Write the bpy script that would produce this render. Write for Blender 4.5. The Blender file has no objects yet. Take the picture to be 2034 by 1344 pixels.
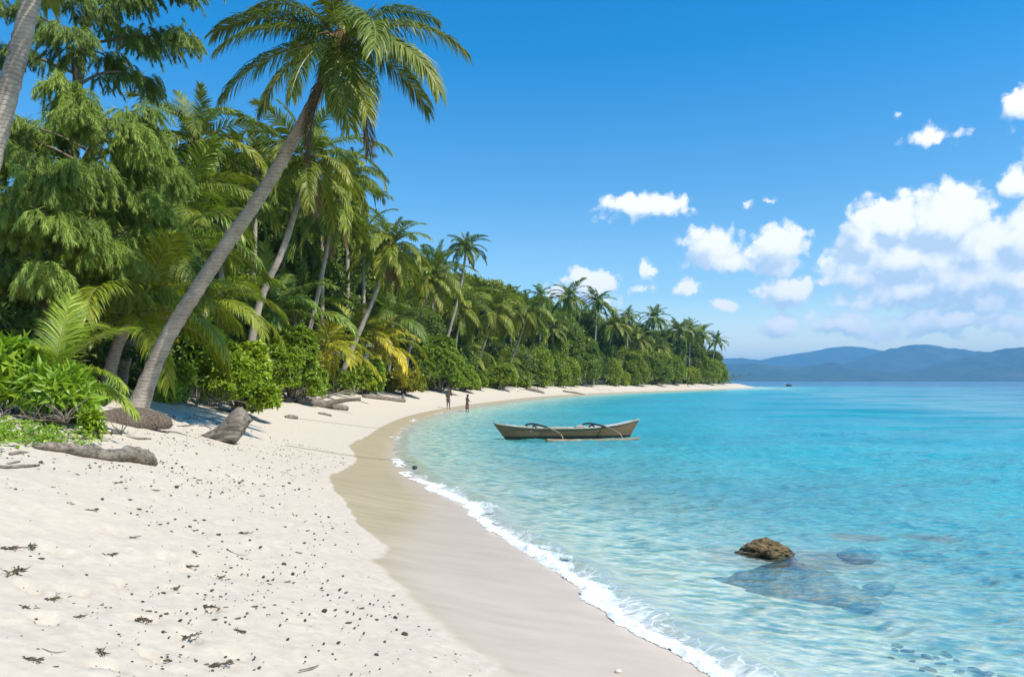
import numpy as np, math, random
rng = np.random.default_rng(11)
random.seed(11)
F, H, HZ, CX = 1500.0, 2.7, 757.0, 1017.0     # focal length in photo pixels, eye height, horizon row, centre column

# ------------------------------------------------------------------ noise and terrain
def _hash(ix, iy, seed):
    h = (ix.astype(np.int64) * 374761393 + iy.astype(np.int64) * 668265263 + seed * 1442695041) & 0x7fffffff
    h = ((h ^ (h >> 13)) * 1274126177) & 0x7fffffff
    return ((h ^ (h >> 16)) & 0xffff) / 65535.0
def vnoise(x, y, seed=0):
    x = np.asarray(x, float); y = np.asarray(y, float)
    ix = np.floor(x); iy = np.floor(y); fx = x - ix; fy = y - iy
    fx = fx * fx * fx * (fx * (fx * 6 - 15) + 10); fy = fy * fy * fy * (fy * (fy * 6 - 15) + 10)
    a = _hash(ix, iy, seed); b = _hash(ix + 1, iy, seed); c = _hash(ix, iy + 1, seed); d = _hash(ix + 1, iy + 1, seed)
    return (a + (b - a) * fx) * (1 - fy) + (c + (d - c) * fx) * fy
def fbm(x, y, oct=4, seed=0):
    s = 0; a = .5
    for k in range(oct):
        s = s + a * (vnoise(x, y, seed + k * 17) - .5); x = np.asarray(x) * 2.03; y = np.asarray(y) * 2.03; a *= .5
    return s
def sstep(a, b, x):
    t = np.clip((np.asarray(x, float) - a) / (b - a), 0, 1); return t * t * (3 - 2 * t)

WL = [(9.5,-16),(5.6,-4),(3.2,3.2),(1.9,6.9),(1.3,8.6),(.8,10.3),(.2,12),(-.45,14.1),(-1.05,16.7),(-2.1,19.5),(-3.1,22.6),(-4.4,28.3),(-5.8,39.3),
      (-6.4,51.9),(-6.0,62.3),(-4.4,76.4),(-1.1,94.2),(6.2,126.6),(19.8,162),(36.4,192.9),(69,249),(92,290),(104,318),(106,330),(98,340),(70,352),(0,380),(-120,430),(-420,560)]
def catmull(pts, n=7):
    p = np.array(pts, float); out = []
    q = np.vstack([2 * p[0] - p[1], p, 2 * p[-1] - p[-2]])
    for i in range(1, len(q) - 2):
        t = np.linspace(0, 1, n, endpoint=False)[:, None]
        a, b, c, d = q[i - 1], q[i], q[i + 1], q[i + 2]
        out.append(.5 * (2 * b + (c - a) * t + (2 * a - 5 * b + 4 * c - d) * t * t + (3 * b - a - 3 * c + d) * t ** 3))
    out.append(p[-1:]); return np.vstack(out)
SHORE = catmull(WL)
POLY = np.vstack([SHORE, [(-700, 560), (-700, -60), (30, -60)]])
def shore_dist(x, y):
    """signed distance to the waterline, positive on land"""
    x = np.asarray(x, float).ravel(); y = np.asarray(y, float).ravel()
    best = np.full(x.shape, 1e18)
    for a, b in zip(SHORE[:-1], SHORE[1:]):
        d = b - a; L = d @ d
        t = np.clip(((x - a[0]) * d[0] + (y - a[1]) * d[1]) / L, 0, 1)
        best = np.minimum(best, (x - a[0] - t * d[0]) ** 2 + (y - a[1] - t * d[1]) ** 2)
    ins = np.zeros(x.shape, bool); q = POLY
    for a, b in zip(q, np.roll(q, -1, 0)):
        if a[1] == b[1]: continue
        c = ((a[1] > y) != (b[1] > y)) & (x < (b[0] - a[0]) * (y - a[1]) / (b[1] - a[1]) + a[0])
        ins ^= c
    return np.where(ins, 1, -1) * np.sqrt(best)
PD = np.array([-400,-120,-60,-30,-14,-8,-4,-2,-1,0,1,2,3.5,5,6.5,8,9.5,11,13,18,60,400])
PZ = np.array([-40,-13,-7,-4,-2.1,-1.25,-.62,-.32,-.15,0,.12,.25,.5,.83,1.2,1.55,1.78,1.92,2.0,2.1,2.3,4])
_dd = np.linspace(-400, 400, 16001); _zz = np.interp(_dd, PD, PZ); _k = np.ones(25) / 25; _zz = np.convolve(np.pad(_zz, 12, 'edge'), _k, 'valid')
def height(x, y, d=None):
    x = np.asarray(x, float).ravel(); y = np.asarray(y, float).ravel()
    if d is None: d = shore_dist(x, y)
    z = np.interp(d, _dd, _zz)
    s = 1 + .28 * (1 - sstep(24, 46, y))
    z = np.where(d > 0, z * s, z)
    und = fbm(x * .35, y * .35, 3, 5) * .22 * sstep(2.5, 7, d) * (1 - sstep(60, 120, y))
    return z + und
def ground(x, y): return float(height([x], [y])[0])
_ys = np.concatenate([np.arange(2, 60, .1), np.arange(60, 345, .5)])
def at_ground(px, py):
    """where the ray through a photo pixel meets the beach"""
    k = (px - CX) / F; z = H - (py - HZ) / F * _ys
    g = height(k * _ys, _ys); m = np.nonzero(z <= np.maximum(g, 0))[0]
    y = _ys[m[0]] if len(m) else 300.
    return k * y, y, max(ground(k * y, y), 0)
def veg_depth(px, d):
    """depth along a bearing of the place d metres inland"""
    k = (px - CX) / F; s = shore_dist(k * _ys, _ys)
    m = np.nonzero(s < d)[0]; m = m[_ys[m] < 330]
    return _ys[m[-1]] + .1 if len(m) else 5.
def zat(py, y): return H + (HZ - py) / F * y
def xat(px, y): return (px - CX) / F * y
# ------------------------------------------------------------------ blender helpers
import bpy
from mathutils import Vector, Matrix, Euler
sc = bpy.context.scene
COL = sc.collection
def tag(o, label=None, cat=None, group=None, kind=None):
    for k, v in (('label', label), ('category', cat), ('group', group), ('kind', kind)):
        if v: o[k] = v
    return o
def mesh(name, V, quads=None, tris=None, mat=None, smooth=False, attrs=None, mats=None, midx=None):
    V = np.asarray(V, np.float32)
    me = bpy.data.meshes.new(name)
    q = np.zeros((0, 4), np.int32) if quads is None or len(quads) == 0 else np.asarray(quads, np.int32)
    t = np.zeros((0, 3), np.int32) if tris is None or len(tris) == 0 else np.asarray(tris, np.int32)
    me.vertices.add(len(V)); me.vertices.foreach_set('co', V.ravel())
    loops = np.concatenate([q.ravel(), t.ravel()]).astype(np.int32)
    me.loops.add(len(loops)); me.loops.foreach_set('vertex_index', loops)
    n = len(q) + len(t); me.polygons.add(n)
    st = np.concatenate([np.arange(len(q)) * 4, len(q) * 4 + np.arange(len(t)) * 3]).astype(np.int32)
    me.polygons.foreach_set('loop_start', st)
    me.polygons.foreach_set('use_smooth', np.full(n, smooth, bool))
    for m in (mats or [mat]):
        if m: me.materials.append(m)
    if midx is not None: me.polygons.foreach_set('material_index', np.asarray(midx, np.int32))
    for k, a in (attrs or {}).items():
        at = me.attributes.new(k, 'FLOAT', 'POINT'); at.data.foreach_set('value', np.asarray(a, np.float32))
    me.update(calc_edges=True)
    return me
def obj(name, me, parent=None, loc=(0, 0, 0), rot=(0, 0, 0), scale=1.0):
    o = bpy.data.objects.new(name, me); COL.objects.link(o)
    o.location = loc; o.rotation_euler = rot
    o.scale = (scale,) * 3 if isinstance(scale, (int, float)) else scale
    if parent is not None: o.parent = parent
    return o
def empty(name, loc, label, cat, group=None):
    o = obj(name, None, None, loc); o.empty_display_size = .3
    return tag(o, label, cat, group)
def copy_tree(o, parent=None):
    c = o.copy(); COL.objects.link(c)
    if parent is not None: c.parent = parent
    for ch in list(o.children): copy_tree(ch, c)
    return c
class Acc:
    """collects geometry for one mesh"""
    def __init__(s): s.V = []; s.Q = []; s.T = []; s.n = 0; s.A = []
    def add(s, V, Q=None, T=None, a=0.0):
        V = np.asarray(V, float); s.V.append(V)
        if Q is not None and len(Q): s.Q.append(np.asarray(Q) + s.n)
        if T is not None and len(T): s.T.append(np.asarray(T) + s.n)
        s.A.append(np.broadcast_to(np.asarray(a, float), (len(V),))); s.n += len(V)
    def make(s, name, mat, smooth=False, **kw):
        V = np.vstack(s.V); Q = np.vstack(s.Q) if s.Q else None; T = np.vstack(s.T) if s.T else None
        return mesh(name, V, Q, T, mat, smooth, {'rnd': np.concatenate(s.A)}, **kw)
def norm(v): 
    v = np.asarray(v, float); return v / np.maximum(np.linalg.norm(v, axis=-1, keepdims=True), 1e-9)
def tube(acc, pts, rad, k=8, cap=True, jit=0.0, seed=0, a=0.0, squash=1.0):
    pts = np.asarray(pts, float); n = len(pts); rad = np.broadcast_to(np.asarray(rad, float), (n,))
    T = norm(np.gradient(pts, axis=0)); up = np.array([0.13, .21, .97]) if abs(T[0, 2]) < .9 else np.array([1., .1, 0])
    r_ = np.random.default_rng(seed); V = []
    for i in range(n):
        s = norm(np.cross(T[i], up)); u = np.cross(s, T[i]); 
        ang = np.arange(k) * 2 * np.pi / k
        rr = rad[i] * (1 + jit * (r_.random(k) - .5))
        V.append(pts[i] + (np.cos(ang) * rr)[:, None] * s + (np.sin(ang) * rr * squash)[:, None] * u)
    V = np.vstack(V); i = np.arange(n - 1)[:, None] * k; j = np.arange(k)[None]; j2 = (j + 1) % k
    Q = np.stack([i + j, i + j2, i + k + j2, i + k + j], -1).reshape(-1, 4)
    T_ = []
    if cap:
        V = np.vstack([V, pts[:1], pts[-1:]]); b = n * k
        T_ = [(b, (q + 1) % k, q) for q in range(k)] + [(b + 1, (n - 1) * k + q, (n - 1) * k + (q + 1) % k) for q in range(k)]
    aa = np.repeat(np.linspace(0, 1, n), k) if isinstance(a, str) else a
    if isinstance(a, str) and cap: aa = np.concatenate([aa, [0, 1]])
    acc.add(V, Q, T_, aa)
def smooth_path(pts, n=24):
    c = catmull(pts if len(pts[0]) == 3 else pts, max(2, n // max(1, len(pts) - 1)))
    return c
def icos(sub=2):
    import bmesh
    bm = bmesh.new(); bmesh.ops.create_icosphere(bm, subdivisions=sub, radius=1)
    V = np.array([v.co[:] for v in bm.verts]); T = np.array([[v.index for v in f.verts] for f in bm.faces]); bm.free()
    return V, T
def n3(V, s, seed=0, oct=4):
    """cheap 3-d fractal noise from three planes"""
    V = np.asarray(V) * s
    return (fbm(V[:, 0] + 7.1, V[:, 1] + V[:, 2] * .6, oct, seed) + fbm(V[:, 1] + 3.7, V[:, 2] - V[:, 0] * .5, oct, seed + 3) + fbm(V[:, 2] + 1.3, V[:, 0] + V[:, 1] * .4, oct, seed + 7)) * .8

# ------------------------------------------------------------------ materials
class NT:
    def __init__(s, tree): s.t = tree
    def n(s, typ, inp=None, **kw):
        nd = s.t.nodes.new(typ)
        for k, v in kw.items(): setattr(nd, k, v)
        for k, v in (inp or {}).items():
            if isinstance(v, bpy.types.NodeSocket): s.t.links.new(v, nd.inputs[k])
            else: nd.inputs[k].default_value = v
        return nd
    def math(s, op, a, b=None, c=None, clamp=False):
        i = {0: a}
        if b is not None: i[1] = b
        if c is not None: i[2] = c
        return s.n('ShaderNodeMath', i, operation=op, use_clamp=clamp).outputs[0]
    def mix(s, f, a, b, blend='MIX'):
        nd = s.t.nodes.new('ShaderNodeMix'); nd.data_type = 'RGBA'; nd.blend_type = blend
        for k, v in ((0, f), (6, a), (7, b)):
            if isinstance(v, bpy.types.NodeSocket): s.t.links.new(v, nd.inputs[k])
            else: nd.inputs[k].default_value = v if k == 0 else (tuple(v) + (1,))[:4]
        return nd.outputs[2]
    def attr(s, name): return s.n('ShaderNodeAttribute', attribute_name=name).outputs['Fac']
    def noise(s, scale, vec=None, detail=4, rough=.55, dist=0.0, out=0):
        i = {'Scale': scale, 'Detail': detail, 'Roughness': rough, 'Distortion': dist}
        if vec is not None: i['Vector'] = vec
        return s.n('ShaderNodeTexNoise', i).outputs[out]
    def ramp(s, fac, stops, interp='LINEAR'):
        nd = s.n('ShaderNodeValToRGB', {0: fac}); cr = nd.color_ramp; cr.interpolation = interp
        while len(cr.elements) < len(stops): cr.elements.new(.5)
        for e, (p, c) in zip(cr.elements, stops): e.position = p; e.color = (tuple(c) + (1,))[:4] if not isinstance(c, (int, float)) else (c, c, c, 1)
        return nd.outputs[0]
    def mapr(s, v, a, b, c=0., d=1., smooth=False):
        return s.n('ShaderNodeMapRange', {0: v, 1: a, 2: b, 3: c, 4: d}, interpolation_type='SMOOTHSTEP' if smooth else 'LINEAR').outputs[0]
    def bump(s, h, strength=.3, dist=.02, normal=None):
        i = {'Height': h, 'Strength': strength, 'Distance': dist}
        if normal is not None: i['Normal'] = normal
        return s.n('ShaderNodeBump', i).outputs[0]
def material(name):
    m = bpy.data.materials.new(name); m.use_nodes = True; m.node_tree.nodes.clear()
    N = NT(m.node_tree); out = N.n('ShaderNodeOutputMaterial'); return m, N, out
def coords(N): return N.n('ShaderNodeNewGeometry').outputs['Position']
def objco(N): return N.n('ShaderNodeTexCoord').outputs['Object']
def principled(N, out, col, rough=.7, normal=None, spec=.4):
    i = {'Base Color': col if isinstance(col, bpy.types.NodeSocket) else (tuple(col) + (1,))[:4], 'Roughness': rough, 'Specular IOR Level': spec}
    if normal is not None: i['Normal'] = normal
    b = N.n('ShaderNodeBsdfPrincipled', i); N.t.links.new(b.outputs[0], out.inputs[0]); return b
def leaf_mat(name, c0, c1, c2, trans=.35, rough=.42, spec=.4, objcol=False):
    """leaf colours run c0 -> c1 -> c2 over each leaf's own random value"""
    m, N, out = material(name)
    r = N.attr('rnd'); col = N.ramp(r, [(0, c0), (.55, c1), (1, c2)])
    if objcol:
        oc = N.n('ShaderNodeObjectInfo'); col = N.mix(1.0, col, oc.outputs['Color'], 'MULTIPLY')
    pr = N.n('ShaderNodeBsdfPrincipled', {'Base Color': col, 'Roughness': rough, 'Specular IOR Level': spec})
    tcol = N.mix(1.0, col, (1.25, 1.3, .55), 'MULTIPLY')
    tr = N.n('ShaderNodeBsdfTranslucent', {'Color': tcol})
    mx = N.n('ShaderNodeMixShader', {0: trans, 1: pr.outputs[0], 2: tr.outputs[0]})
    N.t.links.new(mx.outputs[0], out.inputs[0]); return m
def bark_mat(name, c0, c1, ring=0.0, scale=6.0):
    m, N, out = material(name); p = objco(N)
    n1 = N.noise(scale, p, 6, .65); n2 = N.noise(scale * 6, p, 3)
    f = N.mapr(n1, .3, .7); col = N.mix(f, c0, c1)
    h = N.math('ADD', n1, N.math('MULTIPLY', n2, .4))
    if ring:
        wz = N.n('ShaderNodeTexWave', {'Scale': ring, 'Distortion': 5.5, 'Detail': 4, 'Detail Scale': 1.3, 'Vector': p}, wave_type='BANDS', bands_direction='Z')
        w = N.mapr(wz.outputs['Fac'], 0, .35)
        col = N.mix(N.math('MULTIPLY', N.math('SUBTRACT', 1.0, w), .4), col, [v * .5 for v in c0])
        h = N.math('ADD', h, N.math('MULTIPLY', w, .4))
    big = N.noise(1.1, p, 3); col = N.mix(N.mapr(big, .45, .75, 0, .5), col, [v * 1.35 for v in c1])
    principled(N, out, col, .85, N.bump(h, .7, .03), .2); return m

M_FROND = leaf_mat('palm_leaflet', (.09,.14,.016), (.175,.232,.028), (.33,.335,.065), .3, .45, .35, True)
M_DEAD = leaf_mat('dead_leaflet', (.12,.075,.035), (.2,.13,.06), (.3,.2,.1), .15, .7, .2)
M_BUSH = leaf_mat('fleshy_leaf', (.13,.205,.012), (.255,.365,.02), (.42,.48,.04), .3, .38, .5, True)
M_TREE = leaf_mat('broad_leaf', (.085,.125,.016), (.155,.205,.024), (.27,.30,.045), .25, .42, .5, True)
M_NEEDLE = leaf_mat('fine_needle', (.12,.172,.034), (.23,.295,.058), (.40,.455,.12), .3, .5, .4, True)
M_PALMBARK = bark_mat('palm_bark', (.24,.195,.155), (.43,.375,.315), 3.2, 5)
M_BARK = bark_mat('tree_bark', (.1,.075,.055), (.25,.2,.16), 0, 4)
M_RACHIS = leaf_mat('frond_stalk', (.2,.2,.06), (.26,.25,.08), (.3,.27,.1), .05, .45, .4)
def make_drift():
    m, N, out = material('driftwood'); p = objco(N); q = N.n('ShaderNodeMapping', {'Vector': p, 'Scale': (1.1, 7, 7), 'Rotation': (0, .35, 0)}).outputs[0]
    a = N.noise(2.2, q, 6, .7, .4); b = N.noise(3, p, 4); c = N.mix(N.mapr(a, .36, .64), (.07,.055,.042), (.30,.255,.205)); c = N.mix(N.mapr(b, .55, .75, 0, .5), c, (.42,.38,.33))
    principled(N, out, c, .85, N.bump(a, .9, .04), .2); return m
M_DRIFT = make_drift()
def simple(name, c0, c1, scale=8, rough=.8, bump=.4, spec=.3, dist=.02):
    m, N, out = material(name); p = objco(N); n = N.noise(scale, p, 6, .6)
    principled(N, out, N.mix(N.mapr(n, .3, .7), c0, c1), rough, N.bump(n, bump, dist), spec); return m
M_PEBBLE = simple('dark_pumice', (.035,.028,.024), (.09,.075,.06), 40)
M_WEED = simple('dry_seaweed', (.05,.038,.025), (.13,.1,.06), 30)
M_SHELL = simple('shell', (.6,.5,.4), (.75,.68,.58), 30)
M_ROPE = simple('rope', (.16,.13,.1), (.26,.22,.17), 60)

def make_sand():
    m, N, out = material('beach_sand'); p = coords(N)
    wet = N.attr('wet'); film = N.attr('film'); lit = N.attr('litter'); sea = N.attr('sea')
    n1 = N.noise(1.3, p, 5, .6); n2 = N.noise(9, p, 5, .65); n3_ = N.noise(160, p, 2, .6); n4 = N.noise(38, p, 4, .6)
    dry = N.mix(N.mapr(n2, .3, .72), (.45,.388,.31), (.585,.52,.425))
    dry = N.mix(N.mapr(n1, .38, .66, 0, .6), dry, (.52,.445,.35))
    grain = N.mapr(n3_, .68, .76, 0, .55); dry = N.mix(grain, dry, (.3,.24,.18))
    crumb = N.math('MULTIPLY', N.mapr(n4, .66, .72), N.mapr(N.noise(2.2, p, 4), .45, .62, 0, .7)); dry = N.mix(crumb, dry, (.24,.18,.12))
    # damp sand: streaks run along the shore
    mp = N.n('ShaderNodeMapping', {'Vector': p, 'Rotation': (0, 0, math.radians(20)), 'Scale': (.7, 2.6, 1)}).outputs[0]
    st = N.noise(1.6, mp, 5, .6)
    damp = N.mix(N.mapr(st, .3, .7), (.33,.265,.155), (.42,.345,.215))
    film_c = N.mix(N.mapr(st, .3, .7), (.47,.37,.28), (.55,.44,.335))
    wcol = N.mix(film, damp, film_c)
    edge = N.math('ADD', wet, N.math('MULTIPLY', N.math('SUBTRACT', N.noise(3.5, p, 4), .5), .25))
    wf = N.mapr(edge, .35, .6, 0, 1, True)
    col = N.mix(wf, dry, wcol)
    col = N.mix(sea, col, (.55,.55,.46))
    litc = N.mix(N.mapr(n4, .35, .65), (.05,.035,.022), (.17,.12,.075))
    lf = N.mapr(N.math('ADD', lit, N.math('MULTIPLY', N.math('SUBTRACT', n2, .5), .9)), .4, .7)
    col = N.mix(lf, col, litc)
    h = N.math('ADD', N.math('MULTIPLY', n2, .7), N.math('MULTIPLY', n3_, .25)); h = N.math('MULTIPLY', h, N.math('SUBTRACT', 1.0, N.math('MULTIPLY', wf, .93)))
    rough = N.mix(wf, (.95,.95,.95), N.mix(film, (.55,.55,.55), (.28,.28,.28)))
    b = principled(N, out, col, .9, N.bump(h, .55, .035), .35)
    N.t.links.new(rough, b.inputs['Roughness']); return m
M_SAND = make_sand()

def make_water():
    m, N, out = material('sea_water'); p = coords(N)
    dep = N.attr('depth'); off = N.attr('offshore')
    rot = N.n('ShaderNodeMapping', {'Vector': p, 'Rotation': (0, 0, math.radians(-22)), 'Scale': (.75, 1.6, 1)}).outputs[0]
    a = N.noise(1.15, rot, 3, .6); b = N.noise(3.4, rot, 2, .6); c = N.noise(.22, rot, 2, .5)
    ridge = N.math('ABSOLUTE', N.math('SUBTRACT', N.noise(1.9, rot, 2, .5), .5))
    h = N.math('ADD', N.math('MULTIPLY', a, .55), N.math('MULTIPLY', b, .2)); h = N.math('ADD', h, N.math('MULTIPLY', c, 2.2)); h = N.math('ADD', h, N.math('MULTIPLY', N.noise(.06, N.n('ShaderNodeMapping', {'Vector': p, 'Scale': (.6, 1.5, 1)}).outputs[0], 1, .5), 5.0)); h = N.math('SUBTRACT', h, N.math('MULTIPLY', ridge, .5))
    hs = N.math('ADD', N.math('MULTIPLY', h, .6), N.math('ADD', N.math('MULTIPLY', b, .9), N.math('MULTIPLY', ridge, -.35)))
    nb = N.bump(h, 1.0, .5)
    nbs = N.bump(hs, 1.0, .095)
    op = N.math('SUBTRACT', 1.0, N.math('EXPONENT', N.math('MULTIPLY', dep, -.95)))
    op = N.math('MULTIPLY_ADD', op, .93, .03)
    lg = N.math('MULTIPLY', N.math('LOGARITHM', N.math('ADD', dep, 1.0), 10.0), .65)    # depth 0 -> 0, depth 34 -> 1
    col = N.ramp(lg, [(0, (.48,.60,.52)), (.07, (.34,.60,.55)), (.17, (.12,.53,.53)), (.31, (.006,.39,.42)), (.5, (.002,.285,.36)), (.75, (.002,.19,.30)), (1, (.002,.135,.24))])
    patch = N.noise(.06, N.n('ShaderNodeMapping', {'Vector': p, 'Scale': (.5, 1.3, 1)}).outputs[0], 5, .68); col = N.mix(N.mapr(patch, .40, .66, 0, .75), col, N.mix(1.0, col, (.55,.72,.86), 'MULTIPLY'))
    body = N.n('ShaderNodeBsdfDiffuse', {'Color': col, 'Normal': nb})
    caustic_tint = N.mapr(N.math('ADD', N.math('MULTIPLY', ridge, -2.2), N.math('MULTIPLY', b, .9)), -.02, .42)    # caustic light and dark painted into the transmission tint from ripple noise
    tr = N.n('ShaderNodeBsdfTransparent', {'Color': N.mix(N.math('MULTIPLY', N.mapr(dep, .02, .3), 1.0), (.95,.985,.96), N.ramp(caustic_tint, [(0, (.22,.56,.58)), (.33, (.52,.80,.78)), (.6, (.90,1.0,.96)), (.84, (1.18,1.22,1.14)), (1, (1.52,1.52,1.38))]))})
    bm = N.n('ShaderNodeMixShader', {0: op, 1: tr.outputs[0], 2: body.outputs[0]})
    gl = N.n('ShaderNodeBsdfGlossy', {'Color': (1,1,1,1), 'Roughness': N.mapr(off, 3, 45, .10, .45), 'Normal': nbs})
    fr = N.n('ShaderNodeFresnel', {'IOR': 1.33, 'Normal': nbs}).outputs[0]
    gust = N.mapr(N.noise(.11, N.n('ShaderNodeMapping', {'Vector': p, 'Scale': (.45, 1, 1)}).outputs[0], 4, .7), .36, .66, .08, .50)
    calm = N.mapr(off, 5, 28); gust = N.math('ADD', N.math('MULTIPLY', gust, calm), N.math('MULTIPLY_ADD', calm, -.62, .62))
    s1 = N.n('ShaderNodeMixShader', {0: N.math('MINIMUM', N.math('MULTIPLY', fr, gust), .34), 1: bm.outputs[0], 2: gl.outputs[0]})
    # lace of foam close to the shore
    vo = N.n('ShaderNodeTexVoronoi', {'Vector': N.n('ShaderNodeVectorMath', {0: p, 1: N.n('ShaderNodeVectorMath', {0: N.noise(3, p, 1, .6, 0, 1), 'Scale': .35}, operation='SCALE').outputs[0]}, operation='ADD').outputs[0], 'Scale': 5.5}, feature='DISTANCE_TO_EDGE').outputs['Distance']
    lace = N.mapr(vo, .015, .075, 1, 0)
    big = N.noise(1.0, p, 3, .6)
    near = N.math('ADD', N.attr('foam'), N.math('MULTIPLY', N.math('SUBTRACT', big, .5), 1.5))
    foam = N.math('MULTIPLY', N.mapr(near, .45, .75, 0, 1), N.math('MAXIMUM', lace, N.mapr(near, .7, 1.0, 0, .85)))
    fo = N.n('ShaderNodeBsdfDiffuse', {'Color': (.86,.88,.87,1), 'Normal': nb})
    s2 = N.n('ShaderNodeMixShader', {0: N.math('MULTIPLY', foam, .62), 1: s1.outputs[0], 2: fo.outputs[0]})
    N.t.links.new(s2.outputs[0], out.inputs[0]); return m
M_WATER = make_water()
M_FOAM = simple('foam', (.70,.74,.74), (.84,.86,.86), 22, .6, .7, .4)

# ------------------------------------------------------------------ camera, sun, sky
SUN_AZ, SUN_EL = math.radians(119), math.radians(53)      # clockwise from +Y (the view direction)
cam_d = bpy.data.cameras.new('camera'); cam = bpy.data.objects.new('camera', cam_d); COL.objects.link(cam)
cam_d.sensor_width = 36; cam_d.lens = 36 * F / 2034; cam_d.shift_y = 85 / 2034; cam_d.clip_start = .1; cam_d.clip_end = 60000
cam.location = (0, 0, H); cam.rotation_euler = (math.radians(90), 0, 0); sc.camera = cam
sd = bpy.data.lights.new('sun', 'SUN'); sd.energy = 5.0; sd.angle = math.radians(.5); sd.color = (1, .93, .81)
so = bpy.data.objects.new('sun', sd); COL.objects.link(so)
S = Vector((math.sin(SUN_AZ) * math.cos(SUN_EL), math.cos(SUN_AZ) * math.cos(SUN_EL), math.sin(SUN_EL)))
so.rotation_euler = S.to_track_quat('Z', 'Y').to_euler(); so.location = S * 80

def make_world():
    w = bpy.data.worlds.new('World'); sc.world = w; w.use_nodes = True; w.node_tree.nodes.clear(); N = NT(w.node_tree)
    sky = N.n('ShaderNodeTexSky', sky_type='NISHITA', sun_disc=False, sun_elevation=SUN_EL, sun_rotation=SUN_AZ, altitude=0, air_density=1.0, dust_density=.3, ozone_density=2.0)
    g = N.n('ShaderNodeTexCoord').outputs['Generated']; sep = N.n('ShaderNodeSeparateXYZ', {0: g})
    X, Y, Z = sep.outputs
    az = N.math('ARCTAN2', X, Y); el = N.math('ARCSINE', Z)
    tint = N.ramp(N.math('MULTIPLY', Z, 2.0), [(0, (2.85,2.7,2.1)), (.09, (2.0,1.8,1.5)), (.22, (1.02,1.31,1.37)), (.45, (.54,1.10,1.36)), (.8, (.06,.98,1.48)), (1, (.02,.95,1.53))])
    skyc = N.mix(1.0, sky.outputs[0], tint, 'MULTIPLY')
    bg = N.n('ShaderNodeBackground', {0: skyc, 1: .102})
    # cumulus field, built from puffs in azimuth and elevation
    C = N.n('ShaderNodeCombineXYZ', {0: az, 1: el}).outputs[0]
    puffs = [(1722,462,48,56,1.3),(1780,440,66,44,1.3),(1880,445,80,66,1.45),(1945,495,85,62,1.4),(1800,515,160,60,1.25),(1930,545,170,62,1.2),(2034,480,90,60,1.35),(1830,570,150,40,1.0),
        (2030,430,55,34,1),(2034,365,48,34,1),(2030,205,50,46,.9),(2090,300,50,60,.8),(1715,545,84,34,1),(1565,578,62,38,1.05),(1548,495,72,44,1.05),(1415,495,62,46,1),(1440,520,100,26,.85),
        (1390,470,30,25,.8),(1282,410,95,30,.95),(1355,412,55,14,.6),(1168,568,56,44,1.05),(1110,578,45,22,.8),(1210,595,36,26,.8),(1280,535,17,32,.75),(1278,578,26,16,.7),
        (1365,574,42,20,.85),(1440,610,34,14,.9),(1553,650,56,26,.9),(1680,640,86,30,.9),(1745,658,48,18,.8),(1900,625,170,34,.85),(1800,590,110,26,.8),(2010,640,80,36,.8),
        (1855,273,80,26,.75),(1782,237,20,16,.65),(1528,398,28,11,.6),(1490,408,36,12,.5),(1700,585,60,22,.7),(2000,600,110,40,.8),(1640,560,36,18,.7),(1270,540,70,14,.6),(1560,650,60,26,.6),(1690,540,70,36,.7),(1700,600,80,26,.7),(1850,655,120,22,.7),(1960,590,120,40,.9),(2040,560,70,50,1.0),(1640,500,40,22,.6)]
    ng = bpy.data.node_groups.new('cumulus', 'ShaderNodeTree')
    ng.interface.new_socket('P', in_out='INPUT', socket_type='NodeSocketVector'); ng.interface.new_socket('D', in_out='OUTPUT', socket_type='NodeSocketFloat')
    G = NT(ng); gi = G.n('NodeGroupInput').outputs[0]; go = G.n('NodeGroupOutput')
    P = gi
    acc = None
    for px, py, rx, ry, s in puffs:
        u = (px - CX) / F; a_ = math.atan(u); e_ = math.atan((HZ - py) / F * math.cos(a_)); k = F / math.cos(a_) ** 2 * 1.0
        ix, iy = F * (1 + u * u) / rx * .9, F * math.sqrt(1 + u * u) / ry * .9
        q = G.n('ShaderNodeVectorMath', {0: P, 1: (ix, iy, 0), 2: (-a_ * ix, -e_ * iy, 0)}, operation='MULTIPLY_ADD').outputs[0]
        L = G.n('ShaderNodeVectorMath', {0: q}, operation='LENGTH').outputs['Value']
        f = G.math('MULTIPLY_ADD', L, -.62 * s, s)
        acc = f if acc is None else G.math('SMOOTH_MAX', acc, f, .12)
    G.t.links.new(acc, go.inputs[0])
    w1 = N.n('ShaderNodeVectorMath', {0: N.noise(14, C, 2, .5, 0, 1), 1: (.5,.5,.5)}, operation='SUBTRACT').outputs[0]
    w2 = N.n('ShaderNodeVectorMath', {0: N.noise(60, C, 3, .6, 0, 1), 1: (.5,.5,.5)}, operation='SUBTRACT').outputs[0]
    PW = N.n('ShaderNodeVectorMath', {0: w1, 1: (.035,.03,0), 2: C}, operation='MULTIPLY_ADD').outputs[0]
    PW = N.n('ShaderNodeVectorMath', {0: w2, 1: (.018,.016,0), 2: PW}, operation='MULTIPLY_ADD').outputs[0]
    vw = N.n('ShaderNodeVectorMath', {0: w2, 1: (.02, .02, 0), 2: C}, operation='MULTIPLY_ADD').outputs[0]
    def billow(k): return N.n('ShaderNodeTexVoronoi', {'Vector': vw, 'Scale': k}, voronoi_dimensions='2D', feature='F1').outputs['Distance']
    v1 = billow(38); v2 = billow(90)
    fb = N.math('ADD', N.math('MULTIPLY', N.math('SUBTRACT', N.noise(42, C, 5, .62), .5), .55), N.math('MULTIPLY_ADD', v1, -.30, .085))
    fb = N.math('ADD', fb, N.math('MULTIPLY_ADD', v2, -.16, .07))
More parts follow.
